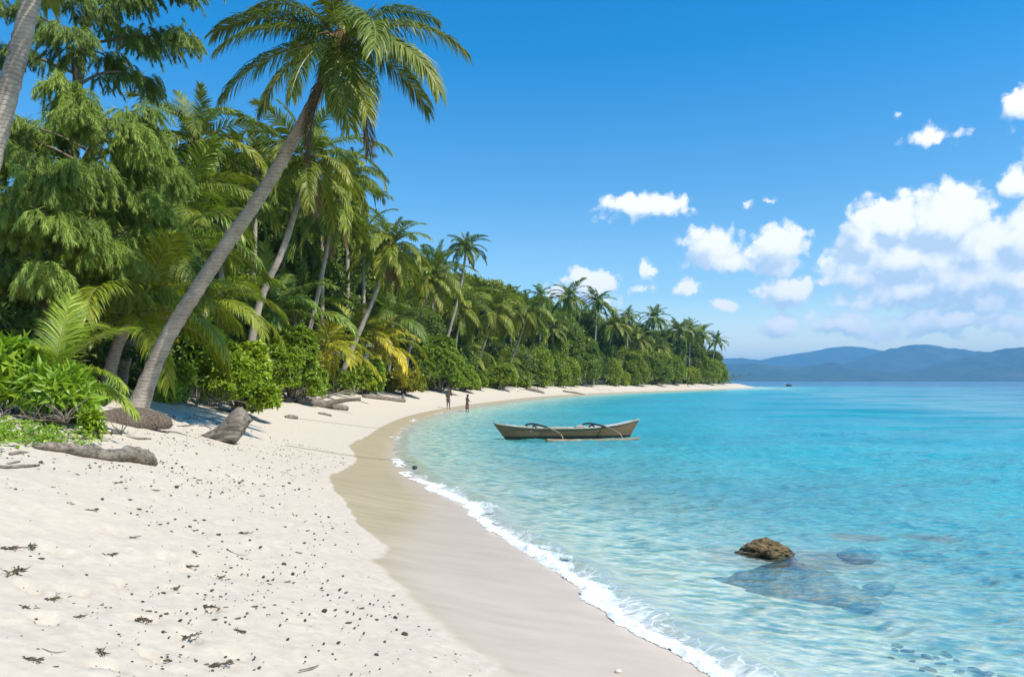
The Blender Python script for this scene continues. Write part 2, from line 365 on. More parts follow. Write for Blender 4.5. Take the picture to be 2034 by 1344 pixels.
    D0 = N.n('ShaderNodeGroup', {0: PW}, node_tree=ng).outputs[0]; d0 = N.math('ADD', D0, fb)
    off = N.n('ShaderNodeVectorMath', {0: PW, 1: (.010, .015, 0)}, operation='ADD').outputs[0]
    D1 = N.n('ShaderNodeGroup', {0: off}, node_tree=ng).outputs[0]
    alpha = N.mapr(d0, .33, .60, 0, 1, True)
    lit = N.math('ADD', N.math('MULTIPLY', N.math('SUBTRACT', D0, D1), 2.0), N.math('MULTIPLY_ADD', fb, 1.9, .55))
    lit = N.math('SUBTRACT', lit, N.mapr(D0, .9, 1.4, 0, .12), clamp=True)
    cc = N.ramp(lit, [(0, (.50,.64,.80)), (.3, (.67,.77,.885)), (.6, (.86,.90,.945)), (.85, (.97,.975,.98)), (1, (1.0,.995,.985))])
    low = N.mapr(el, .02, .10, .85, 1)
    cb = N.n('ShaderNodeBackground', {0: cc, 1: .97})
    mx = N.n('ShaderNodeMixShader', {0: N.math('MULTIPLY', N.math('MULTIPLY', alpha, .97), low), 1: bg.outputs[0], 2: cb.outputs[0]})
    o = N.n('ShaderNodeOutputWorld'); N.t.links.new(mx.outputs[0], o.inputs[0])
make_world()
sc.view_settings.view_transform = 'Standard'; sc.view_settings.look = 'None'; sc.view_settings.exposure = .38; sc.view_settings.gamma = 1
cy = sc.cycles; cy.max_bounces = 6; cy.diffuse_bounces = 2; cy.glossy_bounces = 2; cy.transmission_bounces = 4; cy.transparent_max_bounces = 12; cy.volume_bounces = 0
cy.caustics_reflective = False; cy.caustics_refractive = False; cy.use_denoising = True; cy.sample_clamp_indirect = 4
# ------------------------------------------------------------------ ground, sea, hills
WETX = [(1040,1420),(990,1344),(860,1250),(785,1165),(735,1115),(748,1090),(705,1050),(655,975),(643,945),(695,922),(700,905),(685,882),(735,860),(790,842),(845,828),(890,813)]
_w = np.array([(lambda q: (q[1], q[0]))(at_ground(px, py)) for px, py in WETX]); _w = _w[np.argsort(_w[:, 0])]
FILMX = [(985,1344),(865,1250),(765,1140),(775,1085),(850,1010),(800,950),(770,905),(775,880),(800,850),(860,825)]
_f = np.array([(lambda q: (q[1], q[0]))(at_ground(px, py)) for px, py in FILMX]); _f = _f[np.argsort(_f[:, 0])]
def polar(r0, r1, g, na, a0, a1):
    nr = int(math.log(r1 / r0) / g) + 1
    r = r0 * np.exp(np.arange(nr + 1) * g); a = np.radians(np.linspace(a0, a1, na))
    R, A = np.meshgrid(r, a, indexing='ij'); x = (R * np.sin(A)).ravel(); y = (R * np.cos(A)).ravel()
    i = np.arange(nr)[:, None] * na; j = np.arange(na - 1)[None]
    Q = np.stack([i + j, i + na + j, i + na + j + 1, i + j + 1], -1).reshape(-1, 4)
    return x, y, R.ravel(), Q
PRINTS = [(280,1240,20),(376,1275,-35),(419,1211,-60),(442,1150,10),(379,1132,5),(351,1170,25),(330,1110,0),(205,1335,40),(150,1180,15),(240,1165,-10),(90,1240,30),(520,1120,-20),(465,1300,12),(300,1300,-18),(120,1100,8),(230,1060,-12),(560,1010,-10),(500,960,-20),(330,1020,14),(60,1180,-25),(590,1240,20),(455,1040,8)]
def build_ground():
    x, y, r, Q = polar(1.2, 620, .0125, 620, -112, 100)
    d = shore_dist(x, y); z = height(x, y, d)
    near = 1 - sstep(14, 40, r)
    dry = sstep(1.2, 3.0, d - 0.0)
    wetf = np.where(y < 75, sstep(-.08 - .35 * (1 - sstep(6, 13, y)), .35 + .35 * (1 - sstep(6, 13, y)), x - np.interp(y, _w[:, 0], _w[:, 1]) + fbm(y * 1.3, x * .6, 3, 2) * .35), 0)
    wetf = np.maximum(wetf * (d < 6) * (y > 3), 1 - sstep(.9, 1.6, d)); wetf = np.where(d < 0, 1, wetf)
    film = np.where(y < 75, sstep(-.4, .5, x - np.interp(y, _f[:, 0], _f[:, 1])), 1 - sstep(.2, .8, d))
    z = z + (1 - wetf) * near * (fbm(x * 1.4, y * 1.4, 4, 9) * .065 + fbm(x * 5, y * 5, 3, 31) * .038 * sstep(1.5, 5, d))
    pit = np.zeros_like(x)
    for px, py, rot in PRINTS:
        gx, gy, gz = at_ground(px, py); c, s = math.cos(math.radians(rot)), math.sin(math.radians(rot))
        m = (abs(x - gx) < .6) & (abs(y - gy) < .6); u = (x[m] - gx) * c + (y[m] - gy) * s; v = -(x[m] - gx) * s + (y[m] - gy) * c
        q = np.sqrt((u / .125) ** 2 + (v / .055) ** 2); pit[m] += -.055 * (1 - sstep(.65, 1.1, q)) + .012 * np.exp(-((q - 1.5) / .35) ** 2)
    z = z + pit * (1 - wetf)
    litter = np.clip((d - 9.0) / 3.0, 0, 1) * (y < 60) + np.clip((d - 8.0) / 3.0, 0, 1) * (y >= 60)
    me = mesh('beach', np.stack([x, y, z], 1), Q, None, M_SAND, True, {'wet': wetf, 'film': film, 'litter': litter, 'sea': 1 - sstep(-.6, .1, d)})
    tag(obj('beach_ground', me), kind='structure')
build_ground()

def build_sea():
    x, y, r, Q = polar(2.5, 15500, .0145, 820, -75, 75)
    d = shore_dist(x, y); off = np.maximum(-d, 0)
    dep = np.maximum(-np.interp(d, _dd, _zz), 0)
    dep = dep + np.where(off > 40, (off - 40) * .035, 0); dep = dep * (1 + .35 * fbm(x * .12, y * .12, 4, 3) * sstep(1, 5, off))
    for rx, ry, ra, rb, top in ((4.2, 11.55, 1.35, .75, .10), (5.96, 13.0, .5, .35, .22), (7.23, 13.1, .5, .35, .25)):      # shallower where rocks come close to the surface
        q = np.sqrt(((x - rx) / ra) ** 2 + ((y - ry - (rx - x) * .12) / rb) ** 2) + .35 * fbm(x * 1.6, y * 1.6, 3, 6); dep = dep + (np.minimum(dep, top) - dep) * (1 - sstep(.75, 1.25, q))
    amp = (1 - sstep(25, 90, r))
    # ripples whose crests lie roughly along the shore
    u = x * .94 + y * .34; v = -x * .34 + y * .94
    swell = .16 * (vnoise(x * .16, y * .30, 44) - .5) * sstep(4, 14, off) * (1 - sstep(200, 400, r)) + .07 * (vnoise(x * .4, y * .7, 45) - .5) * sstep(3, 9, off) * (1 - sstep(90, 160, r))
    z = amp * .06 * (vnoise(u * 1.4, v * .8, 3) - .5) + amp * .06 * (vnoise(u * 2.9, v * 1.9, 8) - .5) + amp * .022 * (vnoise(u * 6.5, v * 4.4, 18) - .5)
    sw = fbm(y * .16, x * .05, 3, 77) * 2
    z = z * sstep(0, 2.2, off) + swell
    crest = np.exp(-((off - .55 - .35 * sw) / .20) ** 2) * (.055 + .10 * np.clip(fbm(y * .55, x * .2, 3, 41) * 2 + .45, 0, 1)) * (1 - sstep(30, 60, y))
    second = np.exp(-((off - 1.9 - .8 * sw) / .28) ** 2) * .05 * np.clip(fbm(y * .4, x * .2, 3, 91) * 2.4 + .3, 0, 1) * (1 - sstep(30, 60, y))
    z = z + crest + second + .035 * fbm(x * .8, y * .8, 3, 12) * (1 - sstep(0, 2.5, off)) * (1 - sstep(40, 90, y))
    z = np.where(d > 3, -.3, z)
    lean = crest * 1.0
    foam = (1 - sstep(.0, .8, off)) * (1 - .35 * sstep(14, 30, y)) + .45 * second / .05 * (1 - sstep(30, 60, y)); foam = np.where(y > 60, (1 - sstep(.3, 1.3, off)) * .62, foam)
    spit = np.exp(-((x - 104) / 10) ** 2 - ((y - 326) / 13) ** 2); foam = np.maximum(foam, spit * 1.3)
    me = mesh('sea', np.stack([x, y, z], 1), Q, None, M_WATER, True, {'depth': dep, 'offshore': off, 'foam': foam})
    tag(obj('sea_water', me), kind='structure')
build_sea()

def build_foam():
    """froth heaped where the little breakers run up the sand: one lumpy sheet with ragged edges and holes"""
    seg = SHORE[(SHORE[:, 1] > 4.5) & (SHORE[:, 1] < 66)]; s = np.concatenate([[0], np.cumsum(np.linalg.norm(np.diff(seg, axis=0), axis=1))])
    t = [0.0]
    while t[-1] < s[-1]: t.append(t[-1] + max(.016, .0026 * np.interp(t[-1], s, seg[:, 1])))
    t = np.array(t); px = np.interp(t, s, seg[:, 0]); py = np.interp(t, s, seg[:, 1]); k = np.ones(25) / 25
    dx = np.convolve(np.pad(np.gradient(px), 12, 'edge'), k, 'valid'); dy = np.convolve(np.pad(np.gradient(py), 12, 'edge'), k, 'valid'); L = np.hypot(dx, dy); nx, ny = dy / L, -dx / L
    o = np.linspace(-.62, 1.55, 112); Tt, O = np.meshgrid(t, o, indexing='ij'); far = 1 + .020 * np.maximum(py - 8, 0)[:, None]
    wob = fbm(t * .5, t * .0 + .3, 3, 5) * .75 + fbm(t * 2.3, t * 0 + 1.7, 3, 23) * .34
    X = px[:, None] + nx[:, None] * O * far; Y = py[:, None] + ny[:, None] * O * far
    q = O - wob[:, None] + .12
    amount = np.clip(fbm(t * .55, t * 0 + 5.5, 3, 61) * 3.4 + .55, .0, 1); amount = np.where(py < 9, np.maximum(amount, .55), amount); amount = (amount * (1 - .72 * sstep(13, 26, py)) - .12 * sstep(24, 40, py))[:, None]; amount = np.clip(amount, 0, 1)
    front = sstep(-.05, .05, q + .10 * fbm(Tt * 9, O * 9, 3, 4)); back = 1 - sstep(.08, .16 + .62 * amount, q + .55 * fbm(Tt * 3.2, O * 4.2, 4, 71) + .2 * fbm(Tt * 12, O * 12, 2, 9))
    hole = sstep(.0, .16, .30 * amount - .14 + .5 * (1 - sstep(0, .35, q)) + fbm(Tt * 5.5, O * 5.5, 4, 33) * .9)
    D = front * back * hole * sstep(.05, .3, amount); De = np.clip((D - .3) / .7, 0, 1) * sstep(-.04, .16, q)
    lump = .30 + .9 * np.abs(fbm(Tt * 4.2, O * 4.2, 3, 12) * 2) + .35 * vnoise(Tt * 19, O * 19, 3) + .22 * vnoise(Tt * 44, O * 44, 5)
    Z = np.maximum(height(X.ravel(), Y.ravel()), -.02).reshape(X.shape) + .004 + .085 * De ** .75 * lump * (.5 + .6 * amount) * np.exp(-np.maximum(q - .1, 0) * 1.6)
    V = np.stack([X, Y, Z], -1).reshape(-1, 3); na = len(o); i = np.arange(len(t) - 1)[:, None] * na; j = np.arange(na - 1)[None]
    Q = np.stack([i + j, i + na + j, i + na + j + 1, i + j + 1], -1).reshape(-1, 4); Q = Q[(D.ravel()[Q] > .30).sum(1) >= 3]
    used = np.unique(Q); m = np.zeros(len(V), int); m[used] = np.arange(len(used))
    me = mesh('foam', V[used], m[Q][:, ::-1], None, M_FOAM, True)
    tag(obj('sea_foam', me), 'white froth of small breakers along the waterline', 'foam', None, 'stuff')
build_foam()

def build_hills():
    m, N, out = material('far_forest'); p = coords(N)
    n = N.noise(.012, p, 6, .65); n2 = N.noise(.0018, p, 4, .6)
    c = N.mix(N.mapr(n, .35, .65), (.02,.045,.02), (.05,.085,.03)); c = N.mix(N.mapr(n2, .55, .7, 0, .5), c, (.11,.10,.05))
    principled(N, out, c, .9, N.bump(n, .8, 25), .2)
    def ridge(name, y0, prof, depth, seed):
        xs = np.arange(-1500, 13500, 30.); us = np.linspace(-1, 1, 44)
        pr = np.array(prof, float); wx = xat(pr[:, 0], y0); wz = np.maximum(zat(pr[:, 1], y0), 0)
        z0 = np.interp(xs, wx, wz)
        z0 = np.convolve(np.pad(z0, 1, 'edge'), np.ones(3) / 3, 'valid')
        X, U = np.meshgrid(xs, us, indexing='ij'); Z0 = np.repeat(z0[:, None], len(us), 1)
        spur = 1 + .9 * (fbm(X * .0018, U * 1.3, 4, seed))
        fall = np.where(U < 0, (1 + U) ** 1.15 , (1 - U) ** 1.0)
        Z = Z0 * np.clip(fall * (1 - .55 * (1 - np.abs(1 - fall)) * 0) * (1 + (spur - 1) * np.minimum(1, 3 * np.abs(U))), 0, 1.06)
        Z = Z + fbm(X * .011, U * depth * .011, 4, seed + 5) * 26 * np.clip(fall * 3, 0, 1) - 3
        Y = y0 + U * depth
        na = len(us); i = np.arange(len(xs) - 1)[:, None] * na; j = np.arange(na - 1)[None]
        Q = np.stack([i + j, i + na + j, i + na + j + 1, i + j + 1], -1).reshape(-1, 4)
        tag(obj(name, mesh(name, np.stack([X.ravel(), Y.ravel(), Z.ravel()], 1), Q, None, m, True)), kind='structure')
    ridge('coastal_hills', 6000, [(0,740),(1250,745),(1400,735),(1450,722),(1500,718),(1540,725),(1600,728),(1650,716),(1720,735),(1800,738),(1850,728),(1900,712),(1960,698),(2010,688),(2060,683),(2200,690),(2500,710),(3500,735)], 900, 3)
    ridge('middle_hills', 7600, [(0,745),(1400,740),(1560,745),(1640,735),(1700,714),(1760,694),(1800,684),(1825,681),(1860,685),(1900,690),(1960,697),(2034,705),(2200,690),(2600,715),(3500,740)], 1000, 8)
    ridge('far_hills', 9600, [(0,735),(900,730),(1250,722),(1430,711),(1470,709),(1510,714),(1560,703),(1610,697),(1650,688),(1690,684),(1720,689),(1760,697),(1850,705),(2034,700),(2200,690),(2500,705),(3500,730)], 1200, 14)
build_hills()
def build_haze():
    m, N, out = material('haze_air')
    v = N.n('ShaderNodeVolumePrincipled', {'Color': (.20,.56,1,1), 'Density': 1.25e-4, 'Anisotropy': 0.0}); N.t.links.new(v.outputs[0], out.inputs[1])
    a, b, h0, h1 = -16500, 16500, -60, 470
    V = [(x, y, z) for z in (h0, h1) for y in (-800, b) for x in (a, b)]
    Q = [(0,2,3,1),(4,5,7,6),(0,1,5,4),(2,6,7,3),(0,4,6,2),(1,3,7,5)]
    tag(obj('haze', mesh('haze', V, Q, None, m)), None, None, None, 'stuff')
build_haze()
# ------------------------------------------------------------------ palms
def frond_mesh(name, th0, bend, n, wide, mat, seed, L=4.5, ll=1.08, droop=.55, three=True, ragged=0.0, side_curve=0.0):
    r_ = np.random.default_rng(seed); A = Acc()
    K = 16; t = np.linspace(0, 1, K); th = math.radians(th0) - math.radians(bend) * t ** 1.35
    dx = np.cos(th); dz = np.sin(th); step = L / (K - 1)
    px = np.concatenate([[0], np.cumsum((dx[1:] + dx[:-1]) / 2 * step)]); pz = np.concatenate([[0], np.cumsum((dz[1:] + dz[:-1]) / 2 * step)])
    py = side_curve * t ** 2 * L
    R = np.stack([px, py, pz], 1)
    tube(A, R, .045 * (1 - t) ** .8 + .006, 4, False, a=.0)
    nr = len(A.V[0]); nq = len(A.Q[0])
    for s in (-1, 1):
        tt = np.clip(.13 + .87 * (np.arange(n) + .5 + .25 * s) / n + (r_.random(n) - .5) * .6 / n, .1, .995)
        if ragged: tt = tt[r_.random(n) > ragged]
        m = len(tt); P0 = np.stack([np.interp(tt, t, R[:, k]) for k in range(3)], 1)
        T = norm(np.stack([np.interp(tt, t, dx), np.zeros(m), np.interp(tt, t, dz)], 1)); Nn = np.stack([-T[:, 2], np.zeros(m), T[:, 0]], 1)
        Sd = np.tile([[0, s, 0]], (m, 1)).astype(float)
        al = np.radians(22 + 42 * tt + (r_.random(m) - .5) * 14)[:, None]; vv = (.42 - .45 * tt + (r_.random(m) - .5) * .28)[:, None]
        l = (ll * (.3 + .7 * np.sin(np.pi * np.clip(.16 + .80 * tt, 0, 1)) ** .75) * (.82 + .36 * r_.random(m)))[:, None]
        d0 = norm(Sd * np.cos(al) + T * np.sin(al) + Nn * vv)
        g = np.array([0, 0, -1.0]); dr = (droop * (.6 + .8 * r_.random(m)))[:, None]
        d1 = norm(d0 + g * dr); d2 = norm(d1 + g * dr * 1.3)
        w = wide * (.8 + .4 * r_.random(m))[:, None]
        W = norm(np.cross(d0, np.cross(T, d0)) + .35 * Nn * (r_.random((m, 1)) - .5) * 2)
        rn = np.clip(r_.random(m) * .62 + .36 * np.clip(tt - .55, 0, 1) * 2 * r_.random(m), 0, 1)
        p1 = P0 + d0 * l * .34; p2 = p1 + d1 * l * .36; p3 = p2 + d2 * l * .3
        if three:
            V = np.stack([P0 - W * w * .3, P0 + W * w * .3, p1 - W * w * .5, p1 + W * w * .5, p2 - W * w * .36, p2 + W * w * .36, p3], 1).reshape(-1, 3)
            b = np.arange(m)[:, None] * 7
            A.add(V, np.concatenate([b + [[0, 1, 3, 2]], b + [[2, 3, 5, 4]]]), b + [[4, 5, 6]], np.repeat(rn, 7))
        else:
            pm = P0 + d0 * l * .3 + d1 * l * .25
            V = np.stack([P0 - W * w * .35, P0 + W * w * .35, pm - W * w * .5, pm + W * w * .5, p3], 1).reshape(-1, 3); b = np.arange(m)[:, None] * 5
            A.add(V, b + [[0, 1, 3, 2]], b + [[2, 3, 4]], np.repeat(rn, 5))
    V = np.vstack(A.V); Q = np.vstack(A.Q); T = np.vstack(A.T)
    mi = np.zeros(len(Q) + len(T), int); mi[:nq] = 1
    return mesh(name, V, Q, T, None, False, {'rnd': np.concatenate(A.A)}, mats=[mat, M_RACHIS if mat is not M_DEAD else M_DEAD], midx=mi)
#            th0 bend droop
CLASSES = [(84, 28, .18), (66, 58, .3), (48, 78, .42), (28, 84, .55), (8, 78, .65), (-14, 62, .75), (-38, 42, .8)]
LOD = {'hi': (128, .044, True), 'mid': (60, .078, True), 'low': (30, .14, False)}
FR = {}
def fronds(lod):
    if lod not in FR:
        n, w, th = LOD[lod]; FR[lod] = []
        for k, (a, b, dr) in enumerate(CLASSES):
            FR[lod].append([frond_mesh('frond', a, b + 10 * v - 4, n, w, M_FROND, 100 * k + v, droop=dr, three=th, ragged=.08, side_curve=(.05, -.06, .1)[v]) for v in range(2 if lod == 'low' else 3)])
        FR[lod].append([frond_mesh('frond', -62, 26, n, w * .8, M_DEAD, 900 + v, L=3.6, droop=.9, three=th, ragged=.25) for v in range(2)])
    return FR[lod]
V_ICO1, T_ICO1 = icos(2)
COCO = {}
def coconut_mesh(col):
    if col not in COCO:
        m = simple('coconut_husk_' + col, *{'green': ((.10,.14,.02), (.2,.22,.04)), 'brown': ((.12,.07,.03), (.22,.14,.06))}[col], 6, .45, .1)
        V = V_ICO1 * (.11, .11, .145) * (1 + .05 * n3(V_ICO1, 2, 3)[:, None]); COCO[col] = mesh('coconut', V, None, T_ICO1, m, True)
    return COCO[col]
def palm(label, trunk_px, y0, y1, r0, r1, L, n=24, lod='mid', seed=1, group=None, coco=5, dead=1, tone=(1, 1, 1), lo=-40, hi=84, lean=0.0, az0=None, custom=None, kind='coconut_palm', cat='palm tree', old=.4, split=True, shag=True):
    """trunk_px: photo pixels along the trunk from foot to crown, depth running y0 -> y1"""
    r_ = random.Random(seed)
    k = len(trunk_px); pts = []
    for i, (px, py) in enumerate(trunk_px):
        y = y0 + (y1 - y0) * i / max(1, k - 1); pts.append([xat(px, y), y, zat(py, y)])
    g = ground(pts[0][0], pts[0][1]); pts[0][2] = g - .25
    base = Vector((pts[0][0], pts[0][1], g)); P = catmull([tuple(p) for p in pts], 10) - np.array(base)
    root = empty(kind, base, label, cat, group)
    m = len(P); t = np.linspace(0, 1, m)
    rad = r1 + (r0 - r1) * (1 - t) ** .8 + r0 * .55 * np.exp(-t * m / 3.2) ; rad[-3:] *= (1.05, 1.1, 1.0)
    A = Acc(); 
    if m < 40: 
        tq = np.linspace(0, 1, 44); P2 = np.stack([np.interp(tq, t, P[:, j]) for j in range(3)], 1); rad = np.interp(tq, t, rad); P_ = P2
    else: P_ = P
    tube(A, P_, rad * (1 + .05 * (np.arange(len(P_)) % 2)), 12, jit=.13, seed=seed)
    obj('trunk', A.make('palm_trunk', M_PALMBARK, True), root)
    top = P[-1]; F_ = fronds(lod)
    fl = custom
    if fl is None:
        fl = []
        a = az0 if az0 is not None else r_.random() * 360
        for i in range(n):
            u = (i + .3) / n; th = hi + (lo - hi) * u ** .9
            fl.append((a + i * 137.5 + r_.uniform(-14, 14), th + r_.uniform(-6, 6), L * r_.uniform(.84, 1.08) * (.72 if u < .08 else 1)))
    for az, th, ln, *bd in fl:
        kk = min(range(7), key=lambda q: abs(CLASSES[q][0] - th)); c0 = CLASSES[kk][0]
        ln *= .94; o = obj('frond', frond_mesh('frond', th, bd[0], 128, .047, ragged=.05, mat=M_FROND, seed=seed * 77 + len(root.children), droop=.78, ll=1.22, side_curve=r_.uniform(-.07, .07)) if bd else r_.choice(F_[kk]), root, top, (0, 0, 0), ln / 4.5)
        if bd: c0 = th
        dth = math.radians(max(-12, min(12, th - c0)))
        o.rotation_euler = (Matrix.Rotation(math.radians(az), 3, 'Z') @ Matrix.Rotation(-dth, 3, 'Y') @ Matrix.Rotation(r_.uniform(-.3, .3), 3, 'X')).to_euler()
        f = r_.uniform(.75, 1.2); ye = max(0, r_.gauss(old * (1 if th < 20 else .35), .3))
        o.color = (tone[0] * f * (1 + .55 * ye), tone[1] * f * (1 + .27 * ye), tone[2] * f * (1 - .1 * ye), 1)
    for i in range(dead):
        obj('dead_frond', r_.choice(F_[7]), root, top - np.array([0, 0, .25]), (0, 0, r_.random() * 6.28), L / 4.5 * r_.uniform(.7, .95))
    for i in range(coco):
        a = r_.random() * 6.28; obj('coconut', coconut_mesh('green' if i % 3 else 'brown'), root, Vector(top) + Vector((math.cos(a) * .3, math.sin(a) * .3, -.25 - .22 * r_.random())), (r_.random(), r_.random(), a), L / 4.5 * 1.05)
    if shag:   # fibrous sheath and old stalks under the crown
        B = Acc(); rr = np.random.default_rng(seed)
        for i in range(14):
            a = rr.random() * 6.28; d = np.array([math.cos(a), math.sin(a), 0]); l = (.35 + .5 * rr.random()) * L / 4.5
            q = np.array([top + d * r1 * .6 + [0, 0, -.3], top + d * (r1 + l * .45) + [0, 0, .05], top + d * (r1 + l) + [0, 0, -.1 - .4 * rr.random()]])
            tube(B, q, [.05, .04, .015], 5, a=rr.random())
        V, T = V_ICO1 * (.30, .30, .45) * (1 + .3 * n3(V_ICO1, 3, seed)[:, None]) * L / 4.5 + top + [0, 0, -.05], T_ICO1
        B.add(V, None, T, .3); obj('crown_fibre', B.make('crown_fibre', M_DEAD, True), root)
    return root

# the big leaning palm; fronds as in the photograph: (bearing counter-clockwise from the picture's right, start angle, length)
HERO = [(180,30,4.2,60),(203,12,3.8,58),(187,-8,4.2,44),(226,-30,4.1,40),(268,-44,4.2,34),(246,-26,3.7,48),(305,4,4.7,72),(322,-4,4.6,66),(2,24,4.1,66),(346,-8,3.9,52),(16,50,3.5,70),(165,52,3.6,70),(280,64,3.4,80),(95,56,3.6,60),(130,36,3.8,60),
        (60,34,3.8,60),(110,8,3.8,60),(40,2,3.8,60),(292,-36,3.9,40),(290,84,3.0,25)]
palm('tall coconut palm with a thick grey trunk leaning right over the sand, largest in view', [(268,808),(322,690),(385,585),(455,478),(520,385),(590,265),(638,170),(676,80)], 22.8, 22.0, .23, .14, 4.3, lod='hi', seed=3, coco=9, dead=3, tone=(.8,.82,.85), custom=HERO, old=.35)
palm('palm at the top left edge whose crown is cut off by the frame', [(-150,880),(-70,520),(0,245),(35,110),(62,0),(92,-150),(122,-300)], 16.5, 16.5, .22, .15, 4.6, lod='hi', seed=9, coco=4, dead=0, n=20, lo=-16, old=.4)

PALMS = [ # label, trunk pixels, d inland, r, L, n, seed, lod, kwargs
 ('slender palm with a grey curved trunk just right of the big leaning palm', [(478,800),(515,606),(560,500),(592,400),(612,318)], 44, .30, 5.2, 24, 21, 'mid', dict(old=.9, dead=2)),
 ('palm with a straight pale trunk rising from behind the tall lime green bush', [(592,800),(608,690),(634,570),(652,480),(664,405)], 56, .27, 5.0, 26, 22, 'mid', dict(old=.6, dead=2)),
 ('palm whose slim trunk leans right at the back of the sand by the logs', [(666,778),(690,715),(722,640),(750,570),(776,492)], 66, .34, 4.9, 28, 23, 'mid', dict(old=.75, dead=2)),
 ('medium palm with drooping yellowish fronds right of the leaning beach palm', [(800,772),(812,700),(832,640),(848,590),(858,556)], 84, .27, 5.6, 26, 24, 'mid', dict(old=.95, dead=2)),
 ('thin tall palm standing alone against the sky above the forest', [(872,770),(886,685),(908,600),(920,540),(926,493)], 97, .27, 3.7, 24, 25, 'mid', dict(lo=-30, dead=0, tone=(.62,.75,.9), old=.1)),
 ('palm with a leaning trunk and yellowing drooping fronds above the two people', [(932,768),(946,730),(962,685),(972,650),(978,622)], 116, .27, 5.9, 26, 26, 'mid', dict(old=.85)),
 ('palm leaning right beside the middle of the bay, trunk rooted among low bushes', [(994,768),(1008,735),(1026,690),(1038,655),(1048,622)], 132, .27, 6.6, 26, 27, 'mid', dict(old=.9)),
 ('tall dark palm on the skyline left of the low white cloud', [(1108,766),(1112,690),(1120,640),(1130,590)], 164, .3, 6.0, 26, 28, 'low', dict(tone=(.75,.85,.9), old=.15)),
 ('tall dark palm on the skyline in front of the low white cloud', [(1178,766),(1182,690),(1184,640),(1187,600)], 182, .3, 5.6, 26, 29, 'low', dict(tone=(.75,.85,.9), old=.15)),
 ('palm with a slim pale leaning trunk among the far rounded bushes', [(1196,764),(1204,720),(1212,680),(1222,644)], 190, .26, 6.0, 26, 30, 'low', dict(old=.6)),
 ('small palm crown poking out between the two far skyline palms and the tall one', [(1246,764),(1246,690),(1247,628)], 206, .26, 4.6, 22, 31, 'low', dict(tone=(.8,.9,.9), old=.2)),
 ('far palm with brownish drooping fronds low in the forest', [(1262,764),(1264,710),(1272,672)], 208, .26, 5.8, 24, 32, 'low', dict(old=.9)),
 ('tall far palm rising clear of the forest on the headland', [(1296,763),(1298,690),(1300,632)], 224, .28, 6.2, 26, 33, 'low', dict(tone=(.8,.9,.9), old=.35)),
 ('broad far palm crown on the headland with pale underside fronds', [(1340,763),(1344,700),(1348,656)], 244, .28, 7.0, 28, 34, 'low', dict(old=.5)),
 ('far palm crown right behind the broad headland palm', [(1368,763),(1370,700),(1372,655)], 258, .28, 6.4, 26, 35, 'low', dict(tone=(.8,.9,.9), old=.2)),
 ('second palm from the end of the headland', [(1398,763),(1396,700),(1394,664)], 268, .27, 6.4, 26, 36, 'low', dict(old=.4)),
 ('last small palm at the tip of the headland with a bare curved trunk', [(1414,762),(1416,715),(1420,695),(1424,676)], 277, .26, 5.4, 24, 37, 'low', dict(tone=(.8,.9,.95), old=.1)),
 ('palm with upright plume fronds in front of the casuarina, trunk hidden', [(372,790),(380,500),(388,350),(392,285)], 40, .28, 4.6, 24, 41, 'mid', dict(old=.25, dead=1)),
 ('palm crown against the sky directly behind the big leaning trunk', [(505,785),(505,500),(508,380),(510,318)], 52, .28, 4.6, 24, 42, 'mid', dict(old=.35)),
 ('palm crown showing just left of the upper half of the big leaning trunk', [(430,790),(440,560),(448,440),(452,375)], 46, .28, 5.0, 26, 43, 'mid', dict(old=.6)),
 ('palm crown hanging behind the straight pale trunk on the skyline', [(690,775),(690,520),(692,400),(695,345)], 72, .28, 4.8, 24, 44, 'mid', dict(old=.4)),
 ('shaded palm crown tucked left of the leaning beach palm', [(722,772),(722,600),(722,520),(722,470)], 80, .28, 5.0, 24, 45, 'mid', dict(old=.3)),
 ('palm crown just behind the medium yellowish palm', [(842,770),(858,620),(868,560),(872,530)], 104, .27, 5.2, 24, 46, 'mid', dict(tone=(.85,.95,.9), old=.25)),
 ('palm crown in the thick of the forest below the lone thin palm', [(900,768),(905,690),(910,650),(915,612)], 106, .27, 5.6, 24, 47, 'mid', dict(old=.5)),
 ('small palm tuft breaking the skyline left of the low white cloud', [(1072,766),(1072,690),(1073,640),(1074,588)], 156, .27, 4.4, 22, 48, 'low', dict(tone=(.7,.85,.85), old=.1)),
 ('palm crown in shade between the bay palms and the skyline palms', [(1098,766),(1098,700),(1098,650)], 158, .27, 5.6, 24, 49, 'low', dict(old=.4)),
 ('feathery far palm crown filling the gap left of the tall headland palm', [(1282,764),(1281,700),(1280,662)], 226, .27, 5.6, 24, 50, 'low', dict(tone=(.8,.9,.9), old=.3)),
 ('low far palm with drooping fronds below the tall headland palm', [(1308,764),(1308,720),(1310,690)], 226, .27, 5.8, 24, 51, 'low', dict(old=.6)),
 ('dense palm crown behind the pair of bay palms', [(1012,767),(1014,690),(1016,640),(1018,602)], 144, .27, 5.6, 24, 52, 'mid', dict(tone=(.85,.95,.9), old=.3)),
 ('palm crown halfway up the forest between the lone palm and the bay palms', [(950,767),(951,690),(952,640),(954,590)], 134, .27, 5.4, 24, 53, 'mid', dict(tone=(.85,.95,.9), old=.35)),
 ('palm crown at the upper left of the bush forest above the straight trunk', [(640,775),(640,560),(640,480),(641,425)], 66, .27, 5.0, 24, 54, 'mid', dict(old=.35)),
 ('dark palm crown leaning out right of the straight pale trunk at mid height', [(560,785),(560,620),(562,520),(564,455)], 58, .27, 5.2, 24, 55, 'mid', dict(tone=(.8,.9,.9), old=.3)),
]
